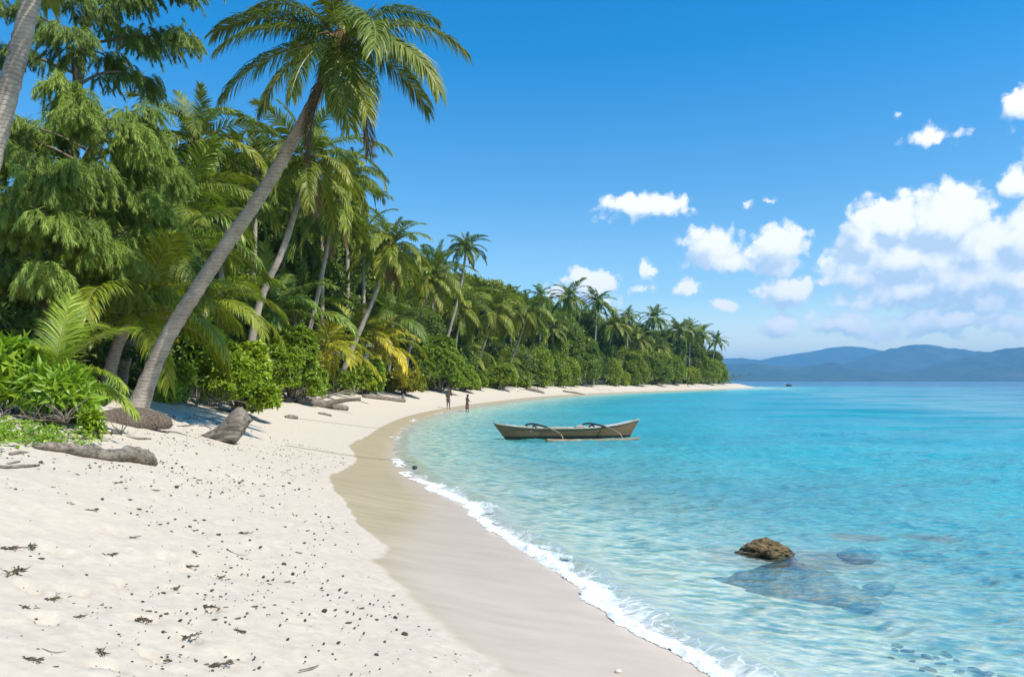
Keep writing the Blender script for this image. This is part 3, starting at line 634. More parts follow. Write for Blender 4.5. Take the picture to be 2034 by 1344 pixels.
for lab, tp, y, r, L, n, sd_, lod, kw in PALMS:
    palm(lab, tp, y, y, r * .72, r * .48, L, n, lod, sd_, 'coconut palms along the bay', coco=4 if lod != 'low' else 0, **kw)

# stemless young palms and low palms whose fronds spring from near the ground
LOWP = [
 ('low palm with big arching yellow green fronds crossing behind the leaning trunk', [(205,768),(232,690),(268,622)], 25.5, .2, 5.0, 15, 61, 'hi', dict(hi=66, lo=-14, tone=(1.5,1.4,1), old=.8, dead=0)),
 ('low palm with a short ringed trunk, upright dark plumes beside the casuarina', [(232,770),(262,660),(300,520)], 29, .2, 5.4, 16, 62, 'hi', dict(hi=80, lo=10, tone=(.85,.95,1), old=.3, dead=0)),
 ('young palm with long arching fronds right of the leaning trunk', [(400,790),(402,680),(405,610)], 36, .18, 5.0, 15, 63, 'hi', dict(hi=72, lo=-6, tone=(1.2,1.2,1), old=.6, dead=1)),
 ('young palm rising behind the lime green bush under the slender trunk', [(540,788),(542,680),(545,620)], 49, .16, 4.8, 15, 64, 'mid', dict(hi=82, lo=5, tone=(.85,1,1), old=.15)),
 ('young palm with yellow tipped fronds behind the straight pale trunk', [(640,780),(642,730),(645,690)], 60, .16, 5.4, 15, 65, 'mid', dict(hi=70, lo=-14, tone=(1.6,1.32,.9), old=1.0, dead=1)),
 ('young palm with layered ochre fronds left of the leaning beach trunk', [(700,776),(705,715),(712,665)], 70, .16, 5.6, 16, 66, 'mid', dict(hi=72, lo=-10, tone=(1.6,1.32,.9), old=1.0)),
 ('young palm with broad arching fronds right of the leaning beach trunk', [(748,776),(748,720),(748,690)], 72, .16, 6.0, 17, 67, 'mid', dict(hi=72, lo=-16, tone=(1.6,1.32,.9), old=1.1, dead=1)),
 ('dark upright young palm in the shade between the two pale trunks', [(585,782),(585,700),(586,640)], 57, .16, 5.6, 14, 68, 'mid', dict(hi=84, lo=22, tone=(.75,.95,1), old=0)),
 ('low palm with drooping pale fronds beneath the bay palms', [(930,769),(930,735),(930,705)], 114, .16, 5.4, 14, 69, 'mid', dict(hi=66, lo=-12, old=.8)),
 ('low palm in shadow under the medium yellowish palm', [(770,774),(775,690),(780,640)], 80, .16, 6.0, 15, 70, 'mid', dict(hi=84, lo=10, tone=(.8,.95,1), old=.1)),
 ('small palm sapling half hidden among bushes near the middle of the bay', [(1000,768),(1000,740),(1000,722)], 128, .16, 4.6, 13, 71, 'mid', dict(hi=66, lo=-10, old=.7)),
 ('dark palm plume high between the casuarina and the leaning trunk', [(330,785),(335,560),(345,440)], 37, .2, 5.2, 16, 72, 'mid', dict(hi=82, lo=-10, tone=(.9,1,1), old=.35)),
 ('palm crown with arching bright fronds left of the leaning trunk at mid height', [(300,780),(330,560),(345,415)], 33, .2, 4.8, 16, 73, 'hi', dict(hi=78, lo=-20, tone=(1.05,1.1,1), old=.4)),
]
for lab, tp, y, r, L, n, sd_, lod, kw in LOWP:
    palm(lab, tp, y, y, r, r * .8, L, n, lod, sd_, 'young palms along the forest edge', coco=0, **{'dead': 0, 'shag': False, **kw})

r_ = random.Random(404); SKY = ([430,480,560,640,700,750,800,850,900,950,1000,1050,1100,1200,1300,1400],[340,340,345,380,430,470,505,512,545,555,572,580,600,628,655,690])
for i in range(25):
    px = 455 + (1385 - 455) * ((i + r_.random()) / 25) ** 1.15; py = np.interp(px, *SKY) + r_.uniform(18, 110) * (1 if px < 1000 else .55); y = veg_depth(px, r_.uniform(16, 28))
    palm('coconut palm crown in the thick of the forest, overlapped by neighbouring crowns', [(px + r_.uniform(-14, 4), 768), (px - 3, (768 + py) / 2), (px, py)], y, y, .19, .13, 5.4, 22, 'mid' if px < 1000 else 'low', 500 + i, 'coconut palms in the thick of the forest', coco=0, dead=i % 2, shag=False, old=r_.uniform(.1, .8), tone=r_.choice([(.8,.9,.9),(1,1,1),(.9,1,.9),(1.15,1.05,.9),(.7,.85,.9)]))
# ------------------------------------------------------------------ leaves, bushes, trees
def leaf_template(nl, ln, wd, spread0, spread1, seed, fold=.25, rad=0.0, curl=.25):
    """a rosette (rad 0) or loose clump of folded leaves round the local +Z axis; returns verts (nl,6,3), quads"""
    r_ = np.random.default_rng(seed); V = []
    for i in range(nl):
        a = i * 2.4 + r_.random() * .5; sp = math.radians(spread0 + (spread1 - spread0) * (i + r_.random()) / nl)
        d = np.array([math.cos(a) * math.sin(sp), math.sin(a) * math.sin(sp), math.cos(sp)]); s = norm(np.cross(d, [0, 0, 1.])) if sp > .05 else np.array([1., 0, 0])
        u = np.cross(s, d); l = ln * (.75 + .5 * r_.random()); w = wd * (.8 + .4 * r_.random()); o = r_.normal(size=3) * rad
        p = lambda t, q, h: o + d * l * t + s * w * q + u * (h - curl * l * t * t)
        V.append([p(0.05, 0, 0), p(.5, -.5, fold * w), p(.58, 0, 0), p(.5, .5, fold * w), p(1, 0, 0), p(.82, 0, .02)])
    V = np.array(V); return V
LEAFQ = np.array([[0, 1, 4, 2], [0, 2, 4, 3]])
TPL = {'ros': [leaf_template(10, .17, .085, 15, 85, s) for s in range(3)], 'herb': [leaf_template(11, .30, .085, 10, 95, s, curl=.45) for s in range(3, 6)],
       'clump': [leaf_template(13, .26, .13, 10, 120, s, rad=.16) for s in range(6, 9)], 'far': [leaf_template(11, .52, .27, 10, 120, s, rad=.3) for s in range(9, 12)],
       'creep': [leaf_template(5, .09, .075, 40, 85, s, rad=.03) for s in range(12, 14)]}
def frames(ax, r_):
    ax = norm(ax); h = norm(np.cross(ax, r_.normal(size=ax.shape))); return np.stack([h, np.cross(ax, h), ax], -1)
def scatter(acc, tpl, pos, ax, size, r_, base=None):
    Ts = TPL[tpl]; which = r_.integers(0, len(Ts), len(pos)); Fm = frames(ax, r_)
    base = r_.random(len(pos)) if base is None else base
    for w, T in enumerate(Ts):
        m = which == w
        if not m.any(): continue
        V = np.einsum('nij,lvj->nlvi', Fm[m], T) * size[m][:, None, None, None] + pos[m][:, None, None]
        n, l = V.shape[:2]; b = (np.arange(n * l) * 6)[:, None, None] + LEAFQ[None]
        rn = np.clip(base[m][:, None] * .7 + .3 * r_.random((n, l)), 0, 1)
        acc.add(V.reshape(-1, 3), b.reshape(-1, 4), None, np.repeat(rn.ravel(), 6))
def lumps(acc, tpl, blobs, n, size, seed, up=.55, inner=.3, bottom=-.5):
    """leaf clumps through lumpy blobs [(x,y,z,rx,ry,rz)]; most near the skin, uneven"""
    r_ = np.random.default_rng(seed); B = np.array(blobs, float); ar = (B[:, 3] * B[:, 4] + B[:, 3] * B[:, 5] + B[:, 4] * B[:, 5]); k = r_.choice(len(B), n, p=ar / ar.sum())
    d = norm(r_.normal(size=(n, 3))); d[:, 2] = np.where(d[:, 2] < bottom, -d[:, 2], d[:, 2])
    rr = np.where(r_.random(n) < inner, r_.uniform(.45, .9, n), r_.uniform(.88, 1.07, n)); rr = np.where(r_.random(n) < .05, r_.uniform(1.05, 1.28, n), rr)
    bump = 1 + .35 * n3(d * 1.0 + B[k, :3] * .3, 2.3, seed)
    pos = B[k, :3] + d * B[k, 3:6] * (rr * bump)[:, None]
    ins = np.zeros(n, bool)
    for j in range(len(B)):
        q = np.linalg.norm((pos - B[j, :3]) / B[j, 3:6], axis=1); ins |= (q < .72) & (k != j)
    keep = (~ins | (r_.random(n) < .25)) & (n3(pos, 1.1 / max(.6, size * 2), seed + 9) > -.42); pos, d, rr = pos[keep], d[keep], rr[keep]
    ax = d + np.array([0, 0, up]) + r_.normal(size=pos.shape) * .35
    base = np.clip(.5 + 1.1 * n3(pos, .55 / max(.5, size), seed + 2, 3) + r_.normal(size=len(pos)) * .16, 0, 1)
    scatter(acc, tpl, pos, ax, size * r_.uniform(.7, 1.3, len(pos)), r_, base)
def branches(root, name, tips, r, seed, start=(0, 0, -.1), mat=None):
    A = Acc(); r_ = random.Random(seed)
    for i, t in enumerate(tips):
        t = np.array(t, float); s = np.array(start, float) + [r_.uniform(-.15, .15), r_.uniform(-.15, .15), 0]
        mid = (s + t) / 2 + np.array([r_.uniform(-.2, .2), r_.uniform(-.2, .2), r_.uniform(-.1, .3)]) * np.linalg.norm(t - s) * .4
        tube(A, catmull([tuple(s), tuple(mid), tuple(t)], 5), np.linspace(r, r * .25, 11), 6, jit=.2, seed=seed + i, a=r_.random())
    return obj(name, A.make(name, mat or M_BARK, True), root)
def bush(label, px, pyb, pyt, wpx, y=None, tpl='ros', size=1.0, n=1400, seed=1, mat=None, tone=(1, 1, 1), blobs=None, group=None, dz=1.0, kind='beach_bush', cat='bush', nb=9, zlo=.12):
    r_ = random.Random(seed)
    if y is None: y = at_ground(px, pyb)[1]
    x = xat(px, y); g = ground(x, y); h = zat(pyt, y) - g; w = wpx / F * y / 2
    root = empty(kind, (x, y, g), label, cat, group)
    if blobs is None:
        blobs = [(0, 0, h * max(.45, zlo + .12), w * .72, w * .7 * dz, h * (.46 if zlo < .2 else .3))]
        for i in range(nb):
            a = r_.random() * 6.28; q = r_.uniform(.35, .82); e = r_.uniform(zlo, .86); s = r_.uniform(.16, .42)
            blobs.append((math.cos(a) * w * q * (1.15 - .5 * e), math.sin(a) * w * q * dz * (1.15 - .5 * e), h * e, w * s, w * s * dz, h * s * .8))
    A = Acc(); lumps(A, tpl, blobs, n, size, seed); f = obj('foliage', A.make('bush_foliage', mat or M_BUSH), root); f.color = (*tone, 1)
    branches(root, 'branches', [(b[0] * .9, b[1] * .9, b[2]) for b in blobs[:9]], max(.03, w * .035), seed)
    return root
G = 'lime green beach bushes at the forest edge'
bush('large lime green bush right behind the driftwood stump', 470, 822, 690, 158, None, 'ros', 1.35, 3000, 1, group=G, nb=12)
bush('tall lime green bush with pale stems, between the stump bush and the logs', 575, 797, 652, 132, None, 'ros', 1.4, 3600, 2, group=G, nb=12)
bush('lime green bush spilling down to the sand left of the fallen logs', 622, 795, 722, 66, None, 'ros', 1.7, 1100, 3, group=G)
bush('rounded bright green bush right of the leaning beach palm foot', 728, 784, 722, 88, None, 'ros', 1.45, 2600, 4, group=G)
bush('small bright bush touching the foot of the leaning beach palm', 690, 783, 745, 40, None, 'ros', 1.7, 500, 5, group=G)
bush('low olive bush right of the fallen logs, before the big green one', 800, 784, 730, 90, None, 'ros', 1.4, 2400, 6, tone=(1.05,.75,.9), group=G)
bush('big mid green bush in front of the medium palm, left of the people', 872, 778, 668, 130, None, 'ros', 1.6, 6500, 7, tone=(.75,.8,.9), group=G, nb=12)
bush('low light green bush directly behind the two people', 920, 777, 728, 70, None, 'ros', 1.6, 2200, 8, tone=(.95,.95,1), group=G)
bush('spreading yellow green bush under the pair of bay palms', 995, 774, 720, 84, None, 'ros', 1.8, 2800, 9, tone=(.9,.85,1), group=G)
bush('small bush left of the pair of bay palms', 952, 775, 738, 44, None, 'ros', 1.7, 1200, 10, tone=(.8,.8,.9), group=G)
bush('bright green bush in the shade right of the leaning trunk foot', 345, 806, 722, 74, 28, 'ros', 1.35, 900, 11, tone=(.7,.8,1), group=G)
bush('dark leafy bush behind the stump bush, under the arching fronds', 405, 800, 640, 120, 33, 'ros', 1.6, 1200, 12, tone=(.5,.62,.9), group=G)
G = 'rounded bushes along the far beach'
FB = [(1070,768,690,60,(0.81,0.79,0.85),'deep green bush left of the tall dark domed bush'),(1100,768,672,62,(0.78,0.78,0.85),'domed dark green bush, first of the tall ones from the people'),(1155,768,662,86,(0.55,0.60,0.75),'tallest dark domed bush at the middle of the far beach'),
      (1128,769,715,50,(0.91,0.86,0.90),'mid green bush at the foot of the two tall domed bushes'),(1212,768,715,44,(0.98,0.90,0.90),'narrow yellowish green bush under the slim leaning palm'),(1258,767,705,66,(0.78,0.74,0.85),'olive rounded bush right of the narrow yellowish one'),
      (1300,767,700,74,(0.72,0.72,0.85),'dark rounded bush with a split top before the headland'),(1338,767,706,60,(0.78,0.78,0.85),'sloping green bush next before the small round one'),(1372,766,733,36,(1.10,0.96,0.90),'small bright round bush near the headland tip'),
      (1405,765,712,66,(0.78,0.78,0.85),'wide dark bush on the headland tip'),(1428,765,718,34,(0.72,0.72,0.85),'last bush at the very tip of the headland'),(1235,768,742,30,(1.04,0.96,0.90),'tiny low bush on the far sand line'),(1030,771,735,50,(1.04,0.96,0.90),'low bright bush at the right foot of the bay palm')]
for i, (px, pb, pt, w, tone, lab) in enumerate(FB):
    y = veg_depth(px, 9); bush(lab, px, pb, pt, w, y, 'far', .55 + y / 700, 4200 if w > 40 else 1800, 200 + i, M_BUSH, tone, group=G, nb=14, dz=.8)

CROWNS = []
for s in range(5):     # unit crowns, radius about 1, centred on the origin; one shape per seed
    r_ = random.Random(50 + s); bl = [(0, 0, -.05, .62, .62, .5)]
    for i in range(13):
        a = r_.random() * 6.28; e = r_.uniform(-.55, .7); q = r_.uniform(.4, .8) * math.sqrt(max(.15, 1 - e * e)); k = r_.uniform(.24, .42); bl.append((math.cos(a) * q, math.sin(a) * q, e, k, k, k * .8))
    A = Acc(); lumps(A, 'far', bl, 6500, .125, 60 + s, bottom=-.8); me = A.make('tree_crown', M_TREE); CROWNS.append((me, bl))
TRUNKS = []
for s in range(5):
    A = Acc(); bl = CROWNS[s][1]; r_ = random.Random(s)
    tube(A, catmull([(0, 0, -2.6), (r_.uniform(-.1, .1), r_.uniform(-.1, .1), -1.4), (0, 0, -.4)], 6), np.linspace(.13, .07, 13), 8, jit=.15, seed=s)
    for b in bl[1:9]: tube(A, catmull([(0, 0, -.9 + .4 * r_.random()), (b[0] * .5, b[1] * .5, b[2] * .5 - .25), (b[0], b[1], b[2])], 4), np.linspace(.06, .015, 9), 5, seed=s)
    TRUNKS.append(A.make('tree_trunk', M_BARK, True))
def tree(label, px, pyt, y, w, seed, tone=(1, 1, 1), group=None, pyb=None, hh=None):
    """broad-leaved tree: crown top at photo row pyt, crown w metres across"""
    x = xat(px, y); g = ground(x, y); top = zat(pyt, y); R = w / 2
    hz = hh or max(R * .9, (top - g) * .36)
    root = empty('forest_tree', (x, y, g), label, 'tree', group); k = seed % 5; rz = (seed * 2.39) % 6.28
    sc_ = (R, R, hz); cz = top - g - hz
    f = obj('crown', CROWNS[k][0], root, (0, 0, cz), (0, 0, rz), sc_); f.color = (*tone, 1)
    zb = (cz) / 2.6; obj('trunk', TRUNKS[k], root, (0, 0, cz), (0, 0, rz), (R, R, max(zb, hz * .6)))
    return root
TG = 'broad-leaved trees of the forest behind the palms'
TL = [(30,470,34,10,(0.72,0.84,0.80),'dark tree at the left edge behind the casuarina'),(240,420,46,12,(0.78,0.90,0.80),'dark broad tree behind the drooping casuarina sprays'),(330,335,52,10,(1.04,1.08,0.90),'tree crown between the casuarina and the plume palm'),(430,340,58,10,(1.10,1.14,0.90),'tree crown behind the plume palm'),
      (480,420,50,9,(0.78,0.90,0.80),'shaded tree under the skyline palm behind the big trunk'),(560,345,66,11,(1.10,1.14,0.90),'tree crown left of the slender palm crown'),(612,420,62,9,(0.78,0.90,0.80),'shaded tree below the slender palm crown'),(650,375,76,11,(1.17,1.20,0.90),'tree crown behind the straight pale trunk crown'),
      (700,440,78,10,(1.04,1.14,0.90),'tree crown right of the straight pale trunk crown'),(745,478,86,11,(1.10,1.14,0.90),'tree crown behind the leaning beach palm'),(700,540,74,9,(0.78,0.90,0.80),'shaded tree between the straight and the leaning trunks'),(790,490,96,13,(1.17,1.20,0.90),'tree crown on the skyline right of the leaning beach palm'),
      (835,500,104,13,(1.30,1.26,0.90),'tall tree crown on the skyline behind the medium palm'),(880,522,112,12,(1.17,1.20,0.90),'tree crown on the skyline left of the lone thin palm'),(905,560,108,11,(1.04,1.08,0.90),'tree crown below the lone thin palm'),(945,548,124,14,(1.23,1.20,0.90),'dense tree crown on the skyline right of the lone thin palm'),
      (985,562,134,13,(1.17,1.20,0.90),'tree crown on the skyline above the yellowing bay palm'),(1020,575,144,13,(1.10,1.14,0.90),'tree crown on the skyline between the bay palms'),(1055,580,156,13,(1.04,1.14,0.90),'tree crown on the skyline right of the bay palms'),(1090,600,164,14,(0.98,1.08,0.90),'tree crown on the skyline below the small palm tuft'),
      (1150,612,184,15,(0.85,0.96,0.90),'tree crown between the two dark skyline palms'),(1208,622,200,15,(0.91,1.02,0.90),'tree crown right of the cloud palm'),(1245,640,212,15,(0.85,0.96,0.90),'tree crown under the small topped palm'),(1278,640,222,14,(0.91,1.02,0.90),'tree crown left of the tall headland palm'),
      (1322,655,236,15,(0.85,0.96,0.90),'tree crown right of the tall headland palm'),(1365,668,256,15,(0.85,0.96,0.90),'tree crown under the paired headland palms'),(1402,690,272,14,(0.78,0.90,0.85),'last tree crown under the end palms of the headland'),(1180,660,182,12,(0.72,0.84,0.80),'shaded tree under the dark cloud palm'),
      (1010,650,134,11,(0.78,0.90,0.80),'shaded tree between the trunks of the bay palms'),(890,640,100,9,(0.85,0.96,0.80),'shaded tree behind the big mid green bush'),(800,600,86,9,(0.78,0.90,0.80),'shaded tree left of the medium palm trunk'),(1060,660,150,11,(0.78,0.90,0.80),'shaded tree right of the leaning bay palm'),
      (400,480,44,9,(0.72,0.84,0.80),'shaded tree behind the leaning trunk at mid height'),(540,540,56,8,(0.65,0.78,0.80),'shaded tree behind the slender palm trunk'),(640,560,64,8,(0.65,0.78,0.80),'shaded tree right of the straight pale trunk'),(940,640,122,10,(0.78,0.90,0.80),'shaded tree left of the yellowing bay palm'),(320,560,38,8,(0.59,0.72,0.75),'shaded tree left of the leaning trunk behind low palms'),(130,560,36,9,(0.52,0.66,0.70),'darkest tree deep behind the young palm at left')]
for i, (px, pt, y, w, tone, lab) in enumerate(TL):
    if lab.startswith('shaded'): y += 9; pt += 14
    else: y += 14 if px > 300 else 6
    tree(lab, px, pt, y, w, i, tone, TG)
# a shaded tangle of undergrowth behind the forest edge, one mass
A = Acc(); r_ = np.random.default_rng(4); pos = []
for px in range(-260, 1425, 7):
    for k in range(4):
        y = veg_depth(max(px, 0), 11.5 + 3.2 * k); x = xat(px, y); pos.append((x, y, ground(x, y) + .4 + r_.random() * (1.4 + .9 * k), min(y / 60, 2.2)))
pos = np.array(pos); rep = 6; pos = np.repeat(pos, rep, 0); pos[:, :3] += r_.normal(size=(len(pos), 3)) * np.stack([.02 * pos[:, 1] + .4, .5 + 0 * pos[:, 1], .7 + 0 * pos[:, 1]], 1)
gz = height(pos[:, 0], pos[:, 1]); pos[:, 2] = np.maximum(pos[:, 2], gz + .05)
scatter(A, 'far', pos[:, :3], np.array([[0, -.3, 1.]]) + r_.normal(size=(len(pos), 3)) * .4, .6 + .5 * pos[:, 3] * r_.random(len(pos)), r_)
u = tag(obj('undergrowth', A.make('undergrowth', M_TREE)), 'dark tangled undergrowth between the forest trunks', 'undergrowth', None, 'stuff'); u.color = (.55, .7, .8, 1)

# ------------------------------------------------------------------ casuarina
def plume_template(nn, seed, ln=1.0):
    """a drooping spray: a curved twig with fine needles sweeping down along it; axis starts along +X and sags towards -Z (world)"""
    r_ = np.random.default_rng(seed); V = []
    for i in range(nn):
        t = r_.random() ** .8; p = np.array([ln * (t - .25 * t * t) * .8, 0, -ln * .62 * t ** 1.8])
        tan = norm([.8 * (1 - .5 * t), 0, -1.1 * t ** .8]); d = norm(tan * .9 + r_.normal(size=3) * .42 + np.array([0, 0, -.38])); l = ln * (.24 + .2 * r_.random()) * (1 - .35 * t)
        d2 = norm(d + [0, 0, -.5]); s = norm(np.cross(d, r_.normal(size=3))) * .0085 * (.8 + .6 * r_.random())
        V.append([p - s, p + s, p + d * l * .55 - s * .9, p + d * l * .55 + s * .9, p + d * l * .55 + d2 * l * .45])
    return np.array(V)
PLUMES = [plume_template(95, s) for s in range(4)]
def casuarina(label, trunk, limbs, seed, tone, rt=.3, nsub=5, plume=1.0, density=1.0):
    """trunk: world points; limbs: (t along trunk, bearing deg, rise, length)"""
    r_ = np.random.default_rng(seed); tp = catmull([tuple(p) for p in trunk], 12); base = np.array(trunk[0], float); g = ground(base[0], base[1]); org = np.array([base[0], base[1], g])
    root = empty('casuarina_tree', org, label, 'tree'); A = Acc(); tl = tp - org
    tube(A, tl, np.linspace(rt, rt * .3, len(tl)), 10, jit=.15, seed=seed); Pp = []; Ph = []; Pl = []
    B = Acc()
    for t, az, rise, L in limbs:
        p0 = np.array([np.interp(t, np.linspace(0, 1, len(tl)), tl[:, k]) for k in range(3)]); a = math.radians(az); d = np.array([math.cos(a), math.sin(a), 0])
        pts = [p0, p0 + d * L * .35 + [0, 0, rise * L * .5], p0 + d * L * .72 + [0, 0, rise * L * .72], p0 + d * L + [0, 0, rise * L * .55]]
        lp = catmull([tuple(p) for p in pts], 6); rr = rt * .34 * (1 - t * .5); tube(B, lp, np.linspace(rr, .012, len(lp)), 6, seed=seed, jit=.1, a=r_.random())
        for k in range(int(nsub * L)):
            s = .22 + .78 * r_.random() ** .8; q = np.array([np.interp(s, np.linspace(0, 1, len(lp)), lp[:, j]) for j in range(3)])
            b = a + r_.normal() * .85; sl = L * .3 * (1.15 - s * .55) * (.5 + r_.random()); e = q + np.array([math.cos(b), math.sin(b), r_.normal() * .22 + .1]) * sl
            tube(B, [q, (q + e) / 2 + [0, 0, .08 * sl], e], [.014, .011, .006], 4, False, a=r_.random())
            for w in range(int(5.2 * density * (1 + sl) + r_.random())):
                u = .15 + .85 * r_.random(); Pp.append(q + (e - q) * u + r_.normal(size=3) * .08); Ph.append(b + r_.normal() * .8); Pl.append(plume * (.45 + .5 * r_.random()))
    obj('trunk', A.make('trunk', M_BARK, True), root); obj('limbs', B.make('limbs', M_BARK, True), root)
    Pp = np.array(Pp); Ph = np.array(Ph); Pl = np.array(Pl); which = r_.integers(0, 4, len(Pp)); C = Acc(); lump = np.clip(.5 + 1.3 * n3(Pp, .55, seed), 0, 1)
    for w in range(4):
        m = which == w; T = PLUMES[w]; c, s = np.cos(Ph[m]), np.sin(Ph[m]); Z = np.zeros_like(c); R = np.stack([np.stack([c, -s, Z], -1), np.stack([s, c, Z], -1), np.stack([Z, Z, Z + 1], -1)], 1)
        V = np.einsum('nij,lvj->nlvi', R, T) * Pl[m][:, None, None, None] + Pp[m][:, None, None]; n, l = V.shape[:2]; b = (np.arange(n * l) * 5)[:, None]
        C.add(V.reshape(-1, 3), b + [[0, 1, 3, 2]], b + [[2, 3, 4]], np.repeat(np.clip(lump[m][:, None] * .6 + .4 * r_.random((n, l)), 0, 1).ravel(), 5))
    f = obj('foliage', C.make('casuarina_foliage', M_NEEDLE), root); f.color = (*tone, 1); print('plumes', len(Pp))
    return root
def W(px, py, y): return (xat(px, y), y, zat(py, y))
r_ = random.Random(8)
y = 24.5; lim = [(.30 + .68 * i / 33, -110 + 137.5 * i * .82 + r_.uniform(-20, 20), r_.uniform(.05, .42) + .25 * (i / 33), (3.7 - 2.0 * (i / 33) ** 1.5) * r_.uniform(.8, 1.15)) for i in range(34)]
lim += [(.42, -20, .05, 3.0), (.5, 5, .12, 3.2), (.6, -12, .15, 2.8), (.36, -60, .02, 3.6), (.4, -95, .0, 3.4), (.5, -75, .1, 3.6), (.62, -60, .2, 3.2)]
casuarina('feathery casuarina with drooping sprays, mid height, left of the leaning palm', [W(84, 800, y), W(82, 640, y), W(112, 480, y), (W(165, 330, y)), W(215, 235, y)], lim, 5, (1.1, 1.2, 1.05), .24)
y = 31; lim = [(.44 + .53 * i / 16, -60 + 137.5 * i * .9 + r_.uniform(-20, 20), r_.uniform(.12, .6), (3.7 - 1.3 * (i / 16)) * r_.uniform(.8, 1.2)) for i in range(17)]
lim += [(.6, 0, .12, 4.3), (.7, -15, .15, 4.6), (.8, 10, .2, 4.4), (.88, -8, .3, 4.0)]
casuarina('tall open casuarina at the top left with sky showing through its crown', [W(120, 800, y), W(130, 500, y), W(148, 230, y), W(165, 90, y), W(190, -60, y), W(200, -220, y)], lim, 6, (.85, .95, 1), .3, density=.85)
# ------------------------------------------------------------------ foot of the leaning palm and the plants at left
def mound():
    x, y, z = at_ground(244, 840); r_ = np.random.default_rng(2); V, T = icos(4); V = V.copy(); a = np.arctan2(V[:, 1], V[:, 0])
    k = 1 + .18 * np.sin(a * 3 + 1) + .15 * np.sin(a * 5)
    V = V * np.stack([.78 * k, .6 * k, .36 + 0 * k], 1); V[:, 2] += .05 * n3(V, 6, 3) + .03 * r_.random(len(V)); V[:, 2] = np.maximum(V[:, 2], -.12)
    o = obj('root_mound', mesh('root_mound', V, None, T, simple('root_mat', (.05,.038,.03), (.21,.165,.13), 26, .95, .9, .1, .03), False), None, (x, y + .1, z - .04))
    tag(o, 'dark brown granular mound of roots at the foot of the leaning palm', 'root mound')
mound()
palm('young coconut palm with bright fronds standing among herbs at the left edge', [(92,850),(92,800),(95,768)], 15.2, 15.2, .09, .07, 2.6, 9, 'hi', 81, None, coco=0, dead=0, shag=False, tone=(1.7,1.75,1.1), old=.35, kind='young_palm', custom=[(110,78,2.5),(35,62,2.3),(345,40,2.0),(150,56,2.3),(180,34,2.3),(70,72,2.4),(355,14,2.1),(215,58,2.0),(290,60,1.6)])
M_HERB = leaf_mat('herb_leaf', (.13,.25,.015), (.24,.37,.025), (.40,.46,.05), .35, .35, .5, True)
bush('bright leafy herb thicket below the young palm at the left edge', 105, 862, 742, 150, 14.2, 'herb', 1.05, 250, 31, M_HERB, (1, 1, 1), kind='leafy_herb', cat='plant', nb=11, zlo=.4)
bush('lime herb clump cut off by the left edge of the frame', 8, 850, 705, 110, 14.4, 'herb', 1.05, 190, 32, M_HERB, (.95,1,1), kind='leafy_herb', cat='plant', nb=9, zlo=.42)
bush('small upright yellow green sprig in front of the root mound', 186, 868, 815, 36, None, 'herb', .6, 60, 33, M_HERB, (1.15,1.05,1), kind='leafy_herb', cat='plant', nb=5)
bush('low green herb in the shade between young palm and root mound', 150, 856, 790, 70, 15.0, 'herb', .85, 130, 34, M_HERB, (.85,.95,1), kind='leafy_herb', cat='plant', nb=6)
bush('small bright plant right of the leaning palm foot', 330, 806, 770, 40, 27, 'herb', 1.1, 90, 35, M_HERB, (.9,1,1), kind='leafy_herb', cat='plant', nb=5)
def spiky(label, px, pyb, y, R, n, seed):
    r_ = np.random.default_rng(seed); x = xat(px, y); g = ground(x, y); A = Acc()
    for i in range(n):
        a = r_.random() * 6.28; e = r_.uniform(.35, 1.45); d = np.array([math.cos(a) * math.cos(e), math.sin(a) * math.cos(e), math.sin(e)]); s = norm(np.cross(d, [0, 0, 1])) * .045; l = R * r_.uniform(.6, 1.1)
        d2 = norm(d + [0, 0, -.5]); p1 = d * l * .55; A.add([-s * .7, s * .7, p1 - s, p1 + s, p1 + d2 * l * .45], [[0, 1, 3, 2]], [[2, 3, 4]], r_.random())
    t = empty('spiky_plant', (x, y, g), label, 'plant'); o = obj('leaves', A.make('spiky_leaves', M_HERB), t); o.color = (.75,.9,1.1,1)
spiky('small spiky grass like tuft between the young palm and the leaning trunk', 206, 800, 20.5, 1.0, 46, 3)
def creeper():
    r_ = np.random.default_rng(6); pts = []
    while len(pts) < 230:
        px = r_.uniform(-40, 205); py = 866 + r_.normal() * 13 + .10 * (px - 60) * (px > 60)
        if py < 842 or px > 120 and r_.random() < .6: continue
        x, y, z = at_ground(px, py); pts.append((x, y, z + .02 + .07 * r_.random()))
    A = Acc(); p = np.array(pts); scatter(A, 'creep', p, np.array([[0, 0, 1.]]) + r_.normal(size=p.shape) * .3, r_.uniform(.6, 1.15, len(p)), r_)
    o = tag(obj('creeper', A.make('creeper', M_HERB)), 'low green creeper spreading on the sand behind the long log', 'ground cover', None, 'stuff'); o.color = (.9,.95,1,1)
creeper()
